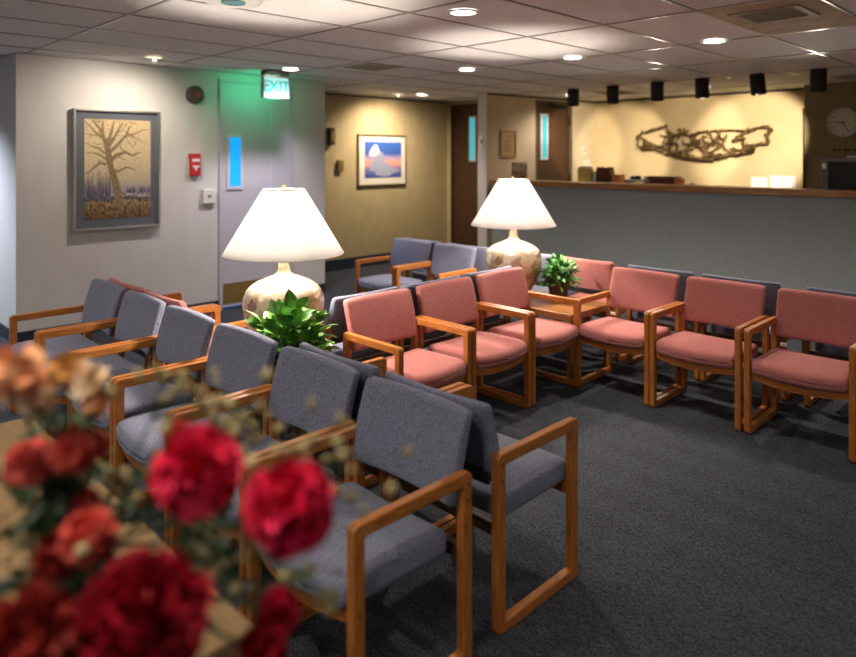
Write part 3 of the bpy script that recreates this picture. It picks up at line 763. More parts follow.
# art area
ay0, ay1, az0, az1 = -w + .10, w - .095, -h + .105, h - .095
def tree_art():
    m, nt, bs = new_mat('tree_print_paper'); L = nt.links
    tc = nt.nodes.new('ShaderNodeTexCoord'); sp = nt.nodes.new('ShaderNodeSeparateXYZ')
    L.new(tc.outputs['UV'], sp.inputs[0])
    n = nt.nodes.new('ShaderNodeTexNoise'); n.inputs['Scale'].default_value = 26; n.inputs['Detail'].default_value = 6
    L.new(tc.outputs['UV'], n.inputs['Vector'])
    n2 = nt.nodes.new('ShaderNodeTexNoise'); n2.inputs['Scale'].default_value = 3.5; n2.inputs['Detail'].default_value = 4
    L.new(tc.outputs['UV'], n2.inputs['Vector'])
    ad = nt.nodes.new('ShaderNodeMath'); ad.operation = 'MULTIPLY_ADD'; ad.inputs[1].default_value = 0.09
    L.new(n2.outputs['Fac'], ad.inputs[0]); L.new(sp.outputs['Y'], ad.inputs[2])
    r = nt.nodes.new('ShaderNodeValToRGB'); e = r.color_ramp.elements
    e[0].position = 0; e[0].color = (0.15, 0.09, 0.035, 1)
    e[1].position = 1; e[1].color = (0.62, 0.47, 0.27, 1)
    for p, c in ((0.10, (0.17, 0.10, 0.045, 1)), (0.20, (0.30, 0.21, 0.11, 1)), (0.245, (0.10, 0.09, 0.13, 1)), (0.27, (0.40, 0.37, 0.43, 1)), (0.33, (0.36, 0.31, 0.34, 1)), (0.45, (0.56, 0.44, 0.30, 1)), (0.7, (0.64, 0.50, 0.31, 1))):
        k = e.new(p); k.color = c
    L.new(ad.outputs[0], r.inputs[0])
    mx = nt.nodes.new('ShaderNodeMixRGB'); mx.blend_type = 'MULTIPLY'
    lt = nt.nodes.new('ShaderNodeMapRange'); lt.inputs['From Min'].default_value = 0.22; lt.inputs['From Max'].default_value = 0.30; lt.inputs['To Min'].default_value = 0.9; lt.inputs['To Max'].default_value = 0.12
    L.new(sp.outputs['Y'], lt.inputs[0]); L.new(lt.outputs[0], mx.inputs[0])
    r2 = nt.nodes.new('ShaderNodeValToRGB'); r2.color_ramp.elements[0].position = .4; r2.color_ramp.elements[1].position = .6
    r2.color_ramp.elements[0].color = (0.25, 0.2, 0.15, 1); r2.color_ramp.elements[1].color = (1.5, 1.4, 1.2, 1)
    L.new(n.outputs['Fac'], r2.inputs[0]); L.new(r.outputs[0], mx.inputs[1]); L.new(r2.outputs[0], mx.inputs[2])
    L.new(mx.outputs[0], bs.inputs['Base Color']); bs.inputs['Roughness'].default_value = .7
    return m
def uvplane(y0, y1, z0, z1, x):
    bm = B(); uvl = bm.loops.layers.uv.new('UVMap')
    v = [bm.verts.new(p) for p in ((x, y0, z0), (x, y1, z0), (x, y1, z1), (x, y0, z1))]
    f = bm.faces.new(v)
    for l, uv in zip(f.loops, ((0, 0), (1, 0), (1, 1), (0, 1))): l[uvl].uv = uv
    ex = bmesh.ops.extrude_face_region(bm, geom=[f])
    for q in ex['geom']:
        if isinstance(q, bmesh.types.BMVert): q.co.x += 0.003
    bmesh.ops.recalc_face_normals(bm, faces=bm.faces)
    return bm
art = obj('print', uvplane(ay0, ay1, az0, az1, .029), tree_art(), t)
def AP(px, py):  # crop coordinates inside the picture -> local
    return (.0328, ay0 + (px - 173) / 284 * (ay1 - ay0), az1 - (py - 118) / 420 * (az1 - az0))
K = (ay1 - ay0) / 284
BRC = [0]
def brs(bm, pts, r0, r1):
    n = len(pts); BRC[0] += 1
    P = [(AP(*p)[0] + BRC[0] * 2e-5, AP(*p)[1], AP(*p)[2]) for p in pts]
    L_, R__ = [], []
    for i, p in enumerate(P):
        q0 = Vector(P[max(i - 1, 0)]); q1 = Vector(P[min(i + 1, n - 1)]); d = (q1 - q0).normalized(); s = Vector((0, -d.z, d.y))
        rr = (r0 + (r1 - r0) * i / (n - 1)) * K
        L_.append(bm.verts.new(Vector(p) + s * rr)); R__.append(bm.verts.new(Vector(p) - s * rr))
    for i in range(n - 1): bm.faces.new((L_[i], L_[i + 1], R__[i + 1], R__[i]))
    # thickness
b = B()
brs(b, [(318, 482), (312, 430), (300, 380), (285, 330), (275, 290), (272, 250), (255, 200), (238, 160), (205, 122)], 19, 4)
brs(b, [(345, 484), (325, 474), (312, 460)], 2, 9); brs(b, [(290, 486), (305, 474), (312, 460)], 2, 9)
brs(b, [(278, 300), (272, 262), (262, 225), (250, 190), (247, 155), (252, 122)], 15, 2)
brs(b, [(268, 230), (278, 190), (290, 150), (295, 122)], 9, 2)
brs(b, [(268, 235), (290, 205), (310, 170), (335, 125)], 9, 2)
brs(b, [(272, 260), (300, 235), (325, 210), (350, 180), (360, 150), (372, 140)], 9, 2)
brs(b, [(350, 180), (380, 178), (420, 160), (452, 155)], 4, 1.2)
brs(b, [(362, 178), (390, 195), (415, 210), (440, 212)], 3, 1)
brs(b, [(282, 290), (310, 268), (345, 256), (375, 270), (412, 255)], 10, 2.5)
brs(b, [(345, 256), (325, 240), (320, 215)], 4, 1.2)
brs(b, [(292, 335), (315, 338), (345, 322), (370, 325), (392, 336)], 7, 1.5)
brs(b, [(262, 310), (240, 300), (215, 318), (190, 342), (178, 345)], 7, 1.5)
brs(b, [(240, 300), (232, 288), (228, 305)], 4, 1.2)
brs(b, [(258, 262), (230, 240), (200, 230), (175, 215)], 5, 1.3)
brs(b, [(262, 285), (230, 265), (205, 258), (176, 262)], 5, 1.3)
brs(b, [(245, 195), (215, 170), (176, 130)], 6, 1.5)
brs(b, [(238, 185), (205, 185), (176, 178)], 4, 1)
brs(b, [(310, 170), (330, 165), (350, 130)], 3, 1)
brs(b, [(275, 205), (300, 190), (318, 150), (320, 122)], 3, 1)
brs(b, [(300, 262), (322, 280), (350, 292)], 3, 1); brs(b, [(405, 285), (380, 268), (360, 262)], 1, 2)
rnd = random.Random(4)
for i in range(46):
    px, py = rnd.uniform(176, 400), rnd.uniform(120, 240); a = rnd.uniform(-.2, PI + .2)
    l = rnd.uniform(15, 40); q = (min(452, max(176, px + l * math.cos(a))), max(121, py - l * abs(math.sin(a))))
    brs(b, [(px, py), ((px + q[0]) / 2 + 3, (py + q[1]) / 2), q], 1.6, .6)
bmesh.ops.recalc_face_normals(b, faces=b.faces)
ft = obj('tree_drawing', b, noisy('tree_ink', (0.13, 0.085, 0.045, 1), (0.34, 0.25, 0.14, 1), 60, 4, .8, stretch=(1, 2, .6)), art)
b = B()
for i in range(34):
    px = 176 + i * 3.2 + rnd.uniform(-2, 2); top = 330 + rnd.uniform(0, 80)
    if px > 285: continue
    brs(b, [(px, 452), (px + rnd.uniform(-2, 2), top)], 1.5, .6)
for i in range(40):
    px = rnd.uniform(345, 452); brs(b, [(px, 432), (px + 1, 432 - rnd.uniform(6, 30))], 2.2, .8)
bmesh.ops.recalc_face_normals(b, faces=b.faces)
obj('distant_trees', b, simple('blue_grey_ink', (0.10, 0.09, 0.15, 1), .8), art)['kind'] = 'stuff'

# ------------------------------------------------------------------ cloud picture
t = thing('framed_cloud_print', 'framed sunset cloud picture with white mat on the beige hallway wall', 'picture', (-7.9, 6.85, 1.59))
w, h = .485, .385
b = B(); fw, fd = .018, .035
box(b, 0, fd, -w, -w + fw, -h, h, .002); box(b, 0, fd, w - fw, w, -h, h, .002); box(b, 0, fd, -w + fw, w - fw, h - fw, h, .002); box(b, 0, fd, -w + fw, w - fw, -h, -h + fw, .002)
obj('frame', b, 'bronze_frame', t)
b = B(); box(b, .002, .015, -w + fw, w - fw, -h + fw, h - fw); obj('mat_board', b, 'mat_white', t)
def cloud_art():
    m, nt, bs = new_mat('cloud_print_paper'); L = nt.links
    tc = nt.nodes.new('ShaderNodeTexCoord'); sp = nt.nodes.new('ShaderNodeSeparateXYZ'); L.new(tc.outputs['UV'], sp.inputs[0])
    n = nt.nodes.new('ShaderNodeTexNoise'); n.inputs['Scale'].default_value = 4; n.inputs['Detail'].default_value = 4; L.new(tc.outputs['UV'], n.inputs['Vector'])
    ad = nt.nodes.new('ShaderNodeMath'); ad.operation = 'MULTIPLY_ADD'; ad.inputs[1].default_value = 0.10; L.new(n.outputs['Fac'], ad.inputs[0]); L.new(sp.outputs['Y'], ad.inputs[2])
    r = nt.nodes.new('ShaderNodeValToRGB'); e = r.color_ramp.elements
    e[0].position = 0; e[0].color = (0.03, 0.06, 0.22, 1); e[1].position = 1.0; e[1].color = (0.035, 0.11, 0.45, 1)
    for p, c in ((.12, (0.05, 0.08, 0.28, 1)), (.30, (0.18, 0.15, 0.33, 1)), (.38, (0.55, 0.24, 0.26, 1)), (.48, (0.72, 0.33, 0.22, 1)), (.60, (0.36, 0.26, 0.45, 1)), (.72, (0.03, 0.09, 0.36, 1))):
        k = e.new(p); k.color = c
    L.new(ad.outputs[0], r.inputs[0]); L.new(r.outputs[0], bs.inputs['Base Color']); bs.inputs['Roughness'].default_value = .6
    return m
cy0, cy1, cz0, cz1 = -.35, .385, -.27, .275
art = obj('print', uvplane(cy0, cy1, cz0, cz1, .015), cloud_art(), t)
def disc(bm, u, v, r, x, sq=1.0):
    c = Vector((x, cy0 + u * (cy1 - cy0), cz0 + v * (cz1 - cz0))); vs = []
    for i in range(18):
        a = 2 * PI * i / 18; k = 1 + .12 * math.sin(3 * a + u * 9) + .07 * math.sin(7 * a)
        y_ = max(cy0 + .002, min(cy1 - .002, c.y + r * k * math.cos(a))); z_ = max(cz0 + .002, min(cz1 - .002, c.z + r * k * sq * math.sin(a)))
        vs.append(bm.verts.new((x, y_, z_)))
    bm.faces.new(vs)
b = B()
for i, (u, v, r, sq) in enumerate(((.35, .42, .11, .8), (.42, .55, .085, 1), (.28, .30, .12, .6), (.5, .25, .15, .6), (.65, .20, .13, .5), (.36, .6, .07, 1), (.8, .2, .1, .4), (.5, .12, .16, .3))): disc(b, u, v, r, .0182 + .0001 * i, sq)
obj('grey_cloud', b, simple('cloud_grey', (0.28, 0.30, 0.42, 1), .7), art)
b = B()
for i, (u, v, r) in enumerate(((.27, .80, .055), (.22, .74, .05), (.32, .74, .05), (.17, .68, .045), (.25, .68, .05), (.30, .85, .035))): disc(b, u, v, r, .0195 + .0001 * i)
obj('white_cloud', b, simple('cloud_white', (0.78, 0.74, 0.74, 1), .7), art)

# ------------------------------------------------------------------ left wall devices
t = thing('alarm_bell', 'dark grey round alarm sounder with red centre high on the white wall', 'alarm', (-6.75, 3.27, 2.285))
b = B(); n = 32
lathe(b, [(0, 0), (.092, 0), (.095, .02), (.092, .05), (.075, .07), (.03, .075), (0, .075)], 32)
for v in b.verts: v.co = Vector((v.co.z, v.co.x, v.co.y))
obj('housing', b, simple('bell_grey', (0.075, 0.07, 0.06, 1), .45), t, False)
b = B(); lathe(b, [(0, 0), (.032, 0), (.03, .012), (0, .016)], 20)
for v in b.verts: v.co = Vector((v.co.z + .074, v.co.x, v.co.y))
obj('lens', b, simple('dull_red', (0.30, 0.05, 0.045, 1), .4), t)
t = thing('fire_alarm_pull', 'small red fire alarm pull station on the white wall', 'fire alarm', (-6.75, 3.272, 1.56))
b = B(); box(b, 0, .045, -.055, .055, -.115, .07, .008); box(b, 0, .03, -.06, .06, .055, .115, .004); obj('housing', b, 'red_plastic', t)
b = B(); box(b, .044, .05, -.04, .04, .075 - .045, .06, .001); lt = obj('lettering', b, 'paper', t); part_label(lt, 'white lettering band')
b = B(); box(b, .044, .056, -.035, .035, -.03, -.01, .003); box(b, .044, .052, -.01, .01, -.06, -.03, .002); obj('pull_handle', b, 'paper', t)
t = thing('thermostat_box', 'square white thermostat on the white wall below the red fire alarm', 'thermostat', (-6.75, 3.425, 1.225))
b = B(); box(b, 0, .04, -.07, .07, -.075, .075, .006); obj('casing', b, 'white_plastic', t)
b = B(); box(b, .04, .043, -.02, .02, -.015, .015); obj('dial', b, simple('grey_print', (0.2, 0.19, 0.18, 1), .5), t)

# exit sign
t = thing('exit_sign', 'green lit exit sign hanging from the ceiling near the white door', 'sign', (-6.25, 3.93, CEIL))
b = B(); box(b, -.06, .06, -.14, .14, -.05, 0, .006); obj('canopy', b, simple('sign_canopy', (0.12, 0.115, 0.10, 1), .4), t)
b = B(); box(b, -.03, .03, -.155, -.145, -.29, -.055, .003); box(b, -.03, .03, .145, .155, -.29, -.055, .003); box(b, -.03, .03, -.145, .145, -.075, -.055); box(b, -.03, .03, -.145, .145, -.29, -.265)
obj('housing', b, 'pale_metal', t)
b = B(); box(b, -.024, .024, -.145, .145, -.265, -.075); pn = obj('panel', b, 'sign_glow', t)
def text(s, size, mat, parent, loc, rot, name='lettering', ext=.001):
    cu = bpy.data.curves.new(name, 'FONT'); cu.body = s; cu.size = size; cu.align_x = 'CENTER'; cu.align_y = 'CENTER'; cu.extrude = ext; cu.offset = size * 0.012
    o = bpy.data.objects.new(name, cu); col.objects.link(o); cu.materials.append(M[mat])
    dg = bpy.context.evaluated_depsgraph_get(); me = bpy.data.meshes.new_from_object(o.evaluated_get(dg)); me.name = name
    bpy.data.objects.remove(o); bpy.data.curves.remove(cu)
    o = bpy.data.objects.new(name, me); col.objects.link(o)
    o.parent = parent; o.location = loc; o.rotation_euler = rot
    return o
text('EXIT', .16, 'sign_letters', pn, (.0255, 0, -.17), (PI / 2, 0, PI / 2))
for sgn, e in ((-1, 1.5),):
    li = bpy.data.lights.new('sign_glow_light', 'AREA'); li.shape = 'RECTANGLE'; li.size = .26; li.size_y = .16; li.energy = e; li.color = (.05, 1, .45)
    lo = bpy.data.objects.new('sign_glow_light', li); col.objects.link(lo); lo.parent = t; lo.location = (sgn * .034, 0, -.17); lo.rotation_euler = (0, sgn * -PI / 2 * -1, 0)

# ------------------------------------------------------------------ clock
t = thing('wall_clock', 'round cream wall clock on the shaded wall behind the counter', 'clock', (-2.335, 9.47, 2.06))
b = B(); lathe(b, [(0, 0), (.185, 0), (.19, .02), (.178, .035), (.168, .03), (.165, .012), (0, .012)], 48)
for v in b.verts: v.co = Vector((v.co.x, -v.co.z, v.co.y))
bmesh.ops.recalc_face_normals(b, faces=b.faces); obj('case', b, 'clear_plastic', t)
b = B(); lathe(b, [(0, .014), (.165, .014)], 48)
for v in b.verts: v.co = Vector((v.co.x, -v.co.z, v.co.y))
obj('dial', b, 'clock_face', t)
for h_ in range(12):
    a = PI / 2 - (h_ + 1) * PI / 6
    o = text(str(h_ + 1), .042, 'dark_ink', t, (.135 * math.cos(a), -.017, .135 * math.sin(a)), (PI / 2, 0, 0), 'numeral', .0005)
def hand(a, l, wd, name):
    bb = B(); box(bb, -wd, wd, -.022, -.019, -.02, l)
    o = obj(name, bb, 'dark_ink', t); o.rotation_euler = (0, a, 0)
hand(R(-88), .085, .006, 'hour_hand'); hand(R(155), .125, .004, 'minute_hand')
b = B()
for i, wd in enumerate((.035, .03, .05, .03, .045, .04)):
    box(b, -.17 + i * .056, -.17 + i * .056 + wd, -.003, 0, -.016, .016)
o = obj('wall_lettering', b, 'dark_ink'); o.location = (-2.28, 9.47, 1.72); tag(o, 'row of small dark letters on the shaded wall under the clock', 'lettering')

# ------------------------------------------------------------------ sculpture
CX, HV, F_, HH, A_ = 428., 156., 682., 1.65, R(45.2)
def sculpt_pt(px, py, dy=0.0):
    u = 620 + px / 5.035; v = 110 + py / 5.035
    k = (u - CX) / F_; Y = 9.80; dd = Y / (math.cos(A_) + k * math.sin(A_))
    return Vector((dd * (-math.sin(A_) + k * math.cos(A_)), Y + dy, HH - dd * (v - HV) / F_))
b = B(); rnd = random.Random(11)
def branch(pts, r, jit=3.0, twig=0.0):
    P = []; n = len(pts)
    for i in range(n - 1):
        for k in range(4):
            f = k / 4; P.append((pts[i][0] * (1 - f) + pts[i + 1][0] * f, pts[i][1] * (1 - f) + pts[i + 1][1] * f))
    P.append(pts[-1])
    Q = [sculpt_pt(p[0] + rnd.uniform(-jit, jit), p[1] + rnd.uniform(-jit, jit), rnd.uniform(-.03, .02)) for p in P]
    tube(b, Q, [r * rnd.uniform(.75, 1.7) for _ in Q], 7)
    for q, p in zip(Q, P):
        if rnd.random() < twig:
            a = rnd.uniform(0, 2 * PI); l = rnd.uniform(6, 20)
            tube(b, [q, sculpt_pt(p[0] + l * math.cos(a) * .6, p[1] + l * math.sin(a) * .6, -.03), sculpt_pt(p[0] + l * math.cos(a + .5), p[1] + l * math.sin(a + .5), -.03)], [r * .5, r * .4, r * .15], 6)
branch([(85, 135), (120, 113), (180, 98), (235, 78)], .016, 3, .2)
branch([(85, 135), (88, 160), (95, 185), (115, 195)], .013, 3, .4)
branch([(110, 195), (170, 190), (215, 208), (240, 220), (300, 220), (350, 232), (400, 248), (450, 250), (510, 235), (560, 222), (610, 215), (655, 205)], .022, 3, .3)
branch([(230, 215), (300, 228), (360, 240), (420, 246)], .022, 4, .3)
branch([(400, 240), (460, 228), (520, 225), (600, 205)], .016, 4, .3)
branch([(235, 78), (245, 105), (258, 125), (300, 132), (325, 95)], .014, 4, .5)
branch([(325, 95), (330, 125), (350, 128), (400, 112), (440, 108), (500, 105), (560, 102), (620, 103), (660, 98)], .014, 2.5, .15)
branch([(655, 100), (700, 88), (745, 84), (762, 98), (748, 112), (735, 125), (748, 150), (738, 165), (690, 172), (640, 180)], .017, 3, .2)
branch([(120, 150), (160, 175), (200, 192), (240, 215)], .012, 4, .4)
branch([(95, 135), (125, 150), (120, 180)], .011, 4, .5)
branch([(240, 105), (262, 150), (285, 170), (290, 210)], .012, 4, .5)
branch([(250, 120), (240, 150), (250, 180), (240, 210)], .011, 4, .5)
branch([(350, 130), (390, 158), (420, 200), (440, 240)], .014, 4, .4)
branch([(400, 115), (370, 140), (350, 180), (340, 225)], .014, 4, .4)
branch([(370, 160), (400, 150), (405, 180), (380, 190)], .012, 3, .3)
branch([(440, 108), (465, 140), (500, 165), (505, 190), (450, 215)], .013, 4, .4)
branch([(505, 105), (495, 150), (530, 190), (560, 215)], .013, 4, .3)
branch([(440, 180), (470, 160), (500, 160)], .013, 4, .4)
branch([(568, 158), (595, 132), (640, 112), (672, 100)], .013, 3, .2)
branch([(600, 135), (580, 160), (600, 150), (625, 140), (620, 170), (635, 185), (612, 212)], .013, 3, .2)
branch([(634, 196), (650, 196), (664, 192)], .042, 1, 0)
branch([(290, 150), (310, 110), (300, 90)], .009, 3, .8); branch([(310, 130), (345, 105)], .009, 3, .8)
branch([(270, 140), (290, 120), (330, 115)], .009, 3, .8)
for i in range(26):
    x0 = rnd.uniform(235, 600); top = 110 + rnd.uniform(0, 40); bt = 205 + rnd.uniform(0, 30) - abs(x0 - 430) * .06
    x1 = x0 + rnd.uniform(-60, 60); ya = rnd.uniform(top, bt); yb = rnd.uniform(top, bt)
    if 265 < x0 < 335 or 535 < x0 < 600: ya = yb = bt - rnd.uniform(0, 12)
    branch([(x0, ya), ((x0 + x1) / 2 + rnd.uniform(-15, 15), (ya + yb) / 2 + rnd.uniform(-10, 10)), (x1, yb)], .010, 4, .5)
for i in range(12):
    x0 = rnd.uniform(100, 230); ya = rnd.uniform(165, 190); branch([(x0, ya), (x0 + 20, ya + rnd.uniform(-14, 14)), (x0 + 45, ya + 12)], .008, 3, .4)
o = obj('wall_sculpture', b, 'bronze', smooth=True); tag(o, 'long tangled bronze branch sculpture on the tan wall behind the counter', 'sculpture')

# ------------------------------------------------------------------ ceiling fittings
def spot(parent, loc, e, size=R(110), blend=.8, color=(1, .86, .70), target=None, rad=.05):
    li = bpy.data.lights.new('bulb', 'SPOT'); li.energy = e; li.spot_size = size; li.spot_blend = blend; li.color = color; li.shadow_soft_size = rad
    lo = bpy.data.objects.new('bulb', li); col.objects.link(lo); lo.parent = parent; lo.location = loc
    if target is not None:
        d = Vector(target) - (Vector(parent.location) + Vector(loc)); lo.rotation_euler = d.to_track_quat('-Z', 'Y').to_euler()
    return lo
gd = 'recessed downlights'
def downlight(x, y, label, e, r=.08, size=R(120), on=True, col_=(1, .86, .70), tgt=None, blend=.8):
    t = thing('downlight', label, 'ceiling light', (x, y, CEIL), 0, gd)
    bb = B(); lathe(bb, [(r + .018, 0), (r + .018, -.004), (r + .012, -.008), (r, -.008), (r, 0.002)], 36); obj('trim_ring', bb, 'white_plastic', t, True)
    bb = B(); lathe(bb, [(0, -.005), (r, -.005)], 36); o = obj('lens', bb, 'lit_lens' if on else 'white_plastic', t)
    if e: spot(t, (0, 0, -.02), e, size, blend, col_, tgt)
    return t
E_D = 56
downlight(-2.87, 3.16, 'lit round downlight above the middle of the waiting chairs, nearest lit one', E_D)
downlight(-4.75, 5.29, 'lit round downlight in front of the partition and hallway', E_D * 1.1)
downlight(-3.49, 5.33, 'lit round downlight left of the first hanging black spotlight', E_D * 1.1)
downlight(-2.21, 5.35, 'lit round downlight near the right ceiling vent', E_D * 1.1)
downlight(-6.02, 3.97, 'lit round downlight beside the exit sign', E_D * .95, col_=(.92, .86, 1.0))
downlight(-7.15, 6.98, 'lit round downlight in front of the cloud picture, right of two', 24)
t = downlight(-3.61, 1.99, 'large unlit round ceiling fitting with teal centre at the top edge', 0, .15, on=None)
bb = B(); lathe(bb, [(.07, -.006), (.07, -.012), (0, -.016)], 24); obj('centre_cap', bb, simple('teal_cap', (0.12, 0.26, 0.30, 1), .2), t)
# wall washers: half-round scoops
def washer(x, y, label, e, tgt, size=R(100), col_=(1, .84, .62)):
    t = thing('wall_washer', label, 'ceiling light', (x, y, CEIL), 0, 'wall washer downlights')
    bb = B(); lathe(bb, [(.095, 0), (.095, -.004), (.075, -.008), (.075, 0.002)], 32); obj('trim_ring', bb, 'white_plastic', t, True)
    bb = B(); lathe(bb, [(0, -.004), (.075, -.004)], 32); obj('lens', bb, simple('warm_lens_glow', (0.9, 0.8, 0.6, 1), .4, emit=(1, .85, .6, 1), es=0.6), t)
    bb = B(); lathe(bb, [(.012, -.006), (.03, -.035), (.0, -.05)], 20)
    obj('baffle', bb, 'pale_metal', t, True)
    spot(t, (.12, 0, -.06), e, size, .9, col_, tgt)
washer(-6.15, 2.60, 'wall washer light shining on the white wall above the tree print', 22, (-6.75, 2.35, 1.2), R(150), (1, .88, .72))
washer(-7.32, 6.65, 'wall washer light above the cloud picture in the hallway', 58, (-7.9, 6.9, 1.0), R(145))
# unseen downlights added for fill; the fifth follows the carpet shadow edge
for i, (x, y, e) in enumerate(((-0.6, 3.2, 14), (-2.4, 0.1, 34), (-4.7, 0.1, 48), (-7.6, 0.7, 170), (0.5, 7.1, 150), (-1.0, 0.2, 26))):
    downlight(x, y, ['added fill downlight over the open carpet right of the camera', 'added fill downlight over the aisle by the console table', 'added fill downlight over the aisle farther left of the camera', 'added fill downlight in the recess beyond the white wall', 'lit downlight beyond the right end of the chairs', 'added fill downlight straight above the bouquet'][i], e, col_=(1, .86, .70) if i != 3 else (.75, .85, 1))

def fill_panel(x, y, label, e):  # unseen panels added on the ceiling as fill for the chairs
    t = thing('fill_ceiling_panel', label, 'ceiling light', (x, y, CEIL), 0, 'unseen fill panels added on the ceiling')
    bb = B(); s_ = .29
    box(bb, -s_, s_, -s_, -s_ + .02, -.01, .002); box(bb, -s_, s_, s_ - .02, s_, -.01, .002); box(bb, -s_, -s_ + .02, -s_ + .02, s_ - .02, -.01, .002); box(bb, s_ - .02, s_, -s_ + .02, s_ - .02, -.01, .002); obj('frame', bb, 'white_plastic', t)
    bb = B(); box(bb, -s_ + .02, s_ - .02, -s_ + .02, s_ - .02, -.003, .002); obj('diffuser', bb, 'lit_lens', t)
    li = bpy.data.lights.new('tube', 'AREA'); li.size = .5; li.energy = e; li.color = (1, .93, .86)  # plain area light of the added panel
    lo = bpy.data.objects.new('tube', li); col.objects.link(lo); lo.parent = t; lo.location = (0, 0, -.02)
fill_panel(-4.2, -1.0, 'added square fill panel over the aisle behind the camera on the left', 8)
fill_panel(-1.0, -1.2, 'added square fill panel straight behind the camera', 6)
fill_panel(1.6, 1.8, 'added square fill panel to the right of the camera', 7)

downlight(-5.66, 8.6, 'added fill downlight inside the reception, hidden behind the first black cylinder', 27, size=R(150))  # unseen lamps added behind the cylinders to brighten the reception
downlight(-3.81, 8.9, 'added fill downlight inside the reception, hidden behind the fourth black cylinder', 5, size=R(150))
# vents
def vent(x, y, label, s=.23):
    t = thing('ceiling_vent', label, 'vent', (x, y, CEIL), 0, 'ceiling air vents')
    bb = B(); box(bb, -s - .04, s + .04, -s - .04, -s + .01, -.008, .002, .002); box(bb, -s - .04, s + .04, s - .01, s + .04, -.008, .002, .002); box(bb, -s - .04, -s + .01, -s + .01, s - .01, -.008, .002, .002); box(bb, s - .01, s + .04, -s + .01, s - .01, -.008, .002, .002)
    obj('frame', bb, simple('vent_enamel', (0.40, 0.35, 0.26, 1), .7), t)
    bb = B(); box(bb, -s + .01, s - .01, -s + .01, s - .01, -.0005, .002); obj('dark_throat', bb, simple('vent_black', (0.02, 0.015, 0.01, 1), .9), t)
    bb = B()
    for i in range(7):
        yy = -s + .03 + i * (2 * s - .06) / 6
        box(bb, -s + .01, s - .01, yy - .003, yy + .003, -.013, 0, mtx=Matrix.Translation((0, yy, 0)) @ Matrix.Rotation(R(15), 4, 'X') @ Matrix.Translation((0, -yy, 0)))
    obj('slats', bb, simple('vent_slat', (0.42, 0.36, 0.25, 1), .5), t)
vent(-1.53, 4.62, 'dirty square ceiling vent in a yellowed panel at upper right', .17)
vent(-5.29, 4.46, 'small dark ceiling vent near the exit sign', .17)
vent(-5.0, 8.75, 'narrow dark ceiling vent over the reception desk', .18)
vent(-2.0, 8.9, 'dark ceiling vent over the clock end of the reception', .2)
b = B(); box(b, -1.838 + .014, -1.186 - .014, 4.18 + .014, 5.41 - .014, CEIL + .001, CEIL + .0059); o = obj('stained_ceiling_tile', b, 'ceil_dirty'); tag(o, 'yellowed ceiling tile around the upper right vent', 'ceiling tile')
b = B(); lathe(b, [(.0, -.03), (.012, -.03), (.012, -.012), (.035, -.004), (.035, 0)], 16); o = obj('sprinkler_head', b, 'pale_metal', smooth=True); o.location = (-6.75 + .35, 4.9, CEIL); tag(o, 'small sprinkler head in the ceiling by the white corner', 'sprinkler')

# hanging black cylinder spots
pool = lambda u, v: (lambda k: (lambda dd: (dd * (-math.sin(A_) + k * math.cos(A_)), 9.88, HH - dd * (v - HV) / F_))(9.88 / (math.cos(A_) + k * math.sin(A_))))((u - CX) / F_)
cyl = [(-5.14, 7.86), (-4.545, 7.86), (-3.94, 7.86), (-3.385, 7.86), (-2.78, 7.86), (-2.165, 7.86)]
ordn = ['first', 'second', 'third', 'fourth', 'fifth', 'sixth']
tg = {0: (578, 150), 1: (625, 152), 3: (692, 140), 4: (758, 142)}
for i, (x, y) in enumerate(cyl):
    t = thing('cylinder_spotlight', ordn[i] + ' black cylinder spotlight from the left above the reception counter', 'ceiling light', (x, y, CEIL), 0, 'black cylinder spotlights over the counter')
    lean = R(6) if i == 4 else (R(-2) if i == 5 else 0)
    bb = B(); lathe(bb, [(0, 0), (.076, 0), (.078, -.004), (.078, -.225), (.070, -.228), (.068, -.20), (.0, -.195)], 32)
    o = obj('housing', bb, 'black_metal', t)
    for p in o.data.polygons: p.use_smooth = abs(p.normal.z) < .5
    bb = B(); lathe(bb, [(0, -.214), (.066, -.214)], 24); o2 = obj('lens', bb, 'dim_lens', t)
    if lean: o.rotation_euler = (0, -lean, 0); o2.rotation_euler = (0, -lean, 0)
    if i in tg:
        spot(t, (0, .03, -.245), {0: 60, 1: 92, 3: 78, 4: 200}[i], R(44), .45, (1, .86, .62), pool(*tg[i]), .03)
    if i in (2, 5):
        spot(t, (0, -.03, -.245), 30, R(90), .6, (1, .88, .74), (x + .6, 3.3, 0), .025)

# ------------------------------------------------------------------ foreground table and bouquet
t = thing('console_table', 'pale wood console table under the flower bouquet in the foreground', 'table', (-1.9, 0.385, 0))
b = B(); box(b, -.745, .745, -.30, .30, .715, .75, .003); obj('table_top', b, 'pale_table', t)
b = B(); box(b, -.70, .70, -.26, .26, .64, .715); obj('apron', b, 'dark_brown', t)
for sx in (-1, 1):
    for sy in (-1, 1):
        b = B(); box(b, sx * .69 - .02, sx * .69 + .02, sy * .25 - .02, sy * .25 + .02, 0, .64, .003); obj('leg', b, 'dark_brown', t)
VX, VY = -1.27, .40
b = B(); lathe(b, [(0, 0), (.05, 0), (.06, .01), (.068, .06), (.06, .12), (.045, .165), (.05, .20), (.046, .20), (.04, .165), (.052, .12), (.0, .05)], 32)
o = obj('flower_vase', b, 'dark_glass', smooth=True); o.location = (VX, VY, .75); tag(o, 'dark glass vase holding the foreground bouquet', 'vase')
mouth = Vector((VX, VY, .95))
def P3(u, v, d):
    l = (u - CX) * d / F_
    return Vector((-d * math.sin(A_) + l * math.cos(A_), d * math.cos(A_) + l * math.sin(A_), HH - (v - HV) * d / F_))
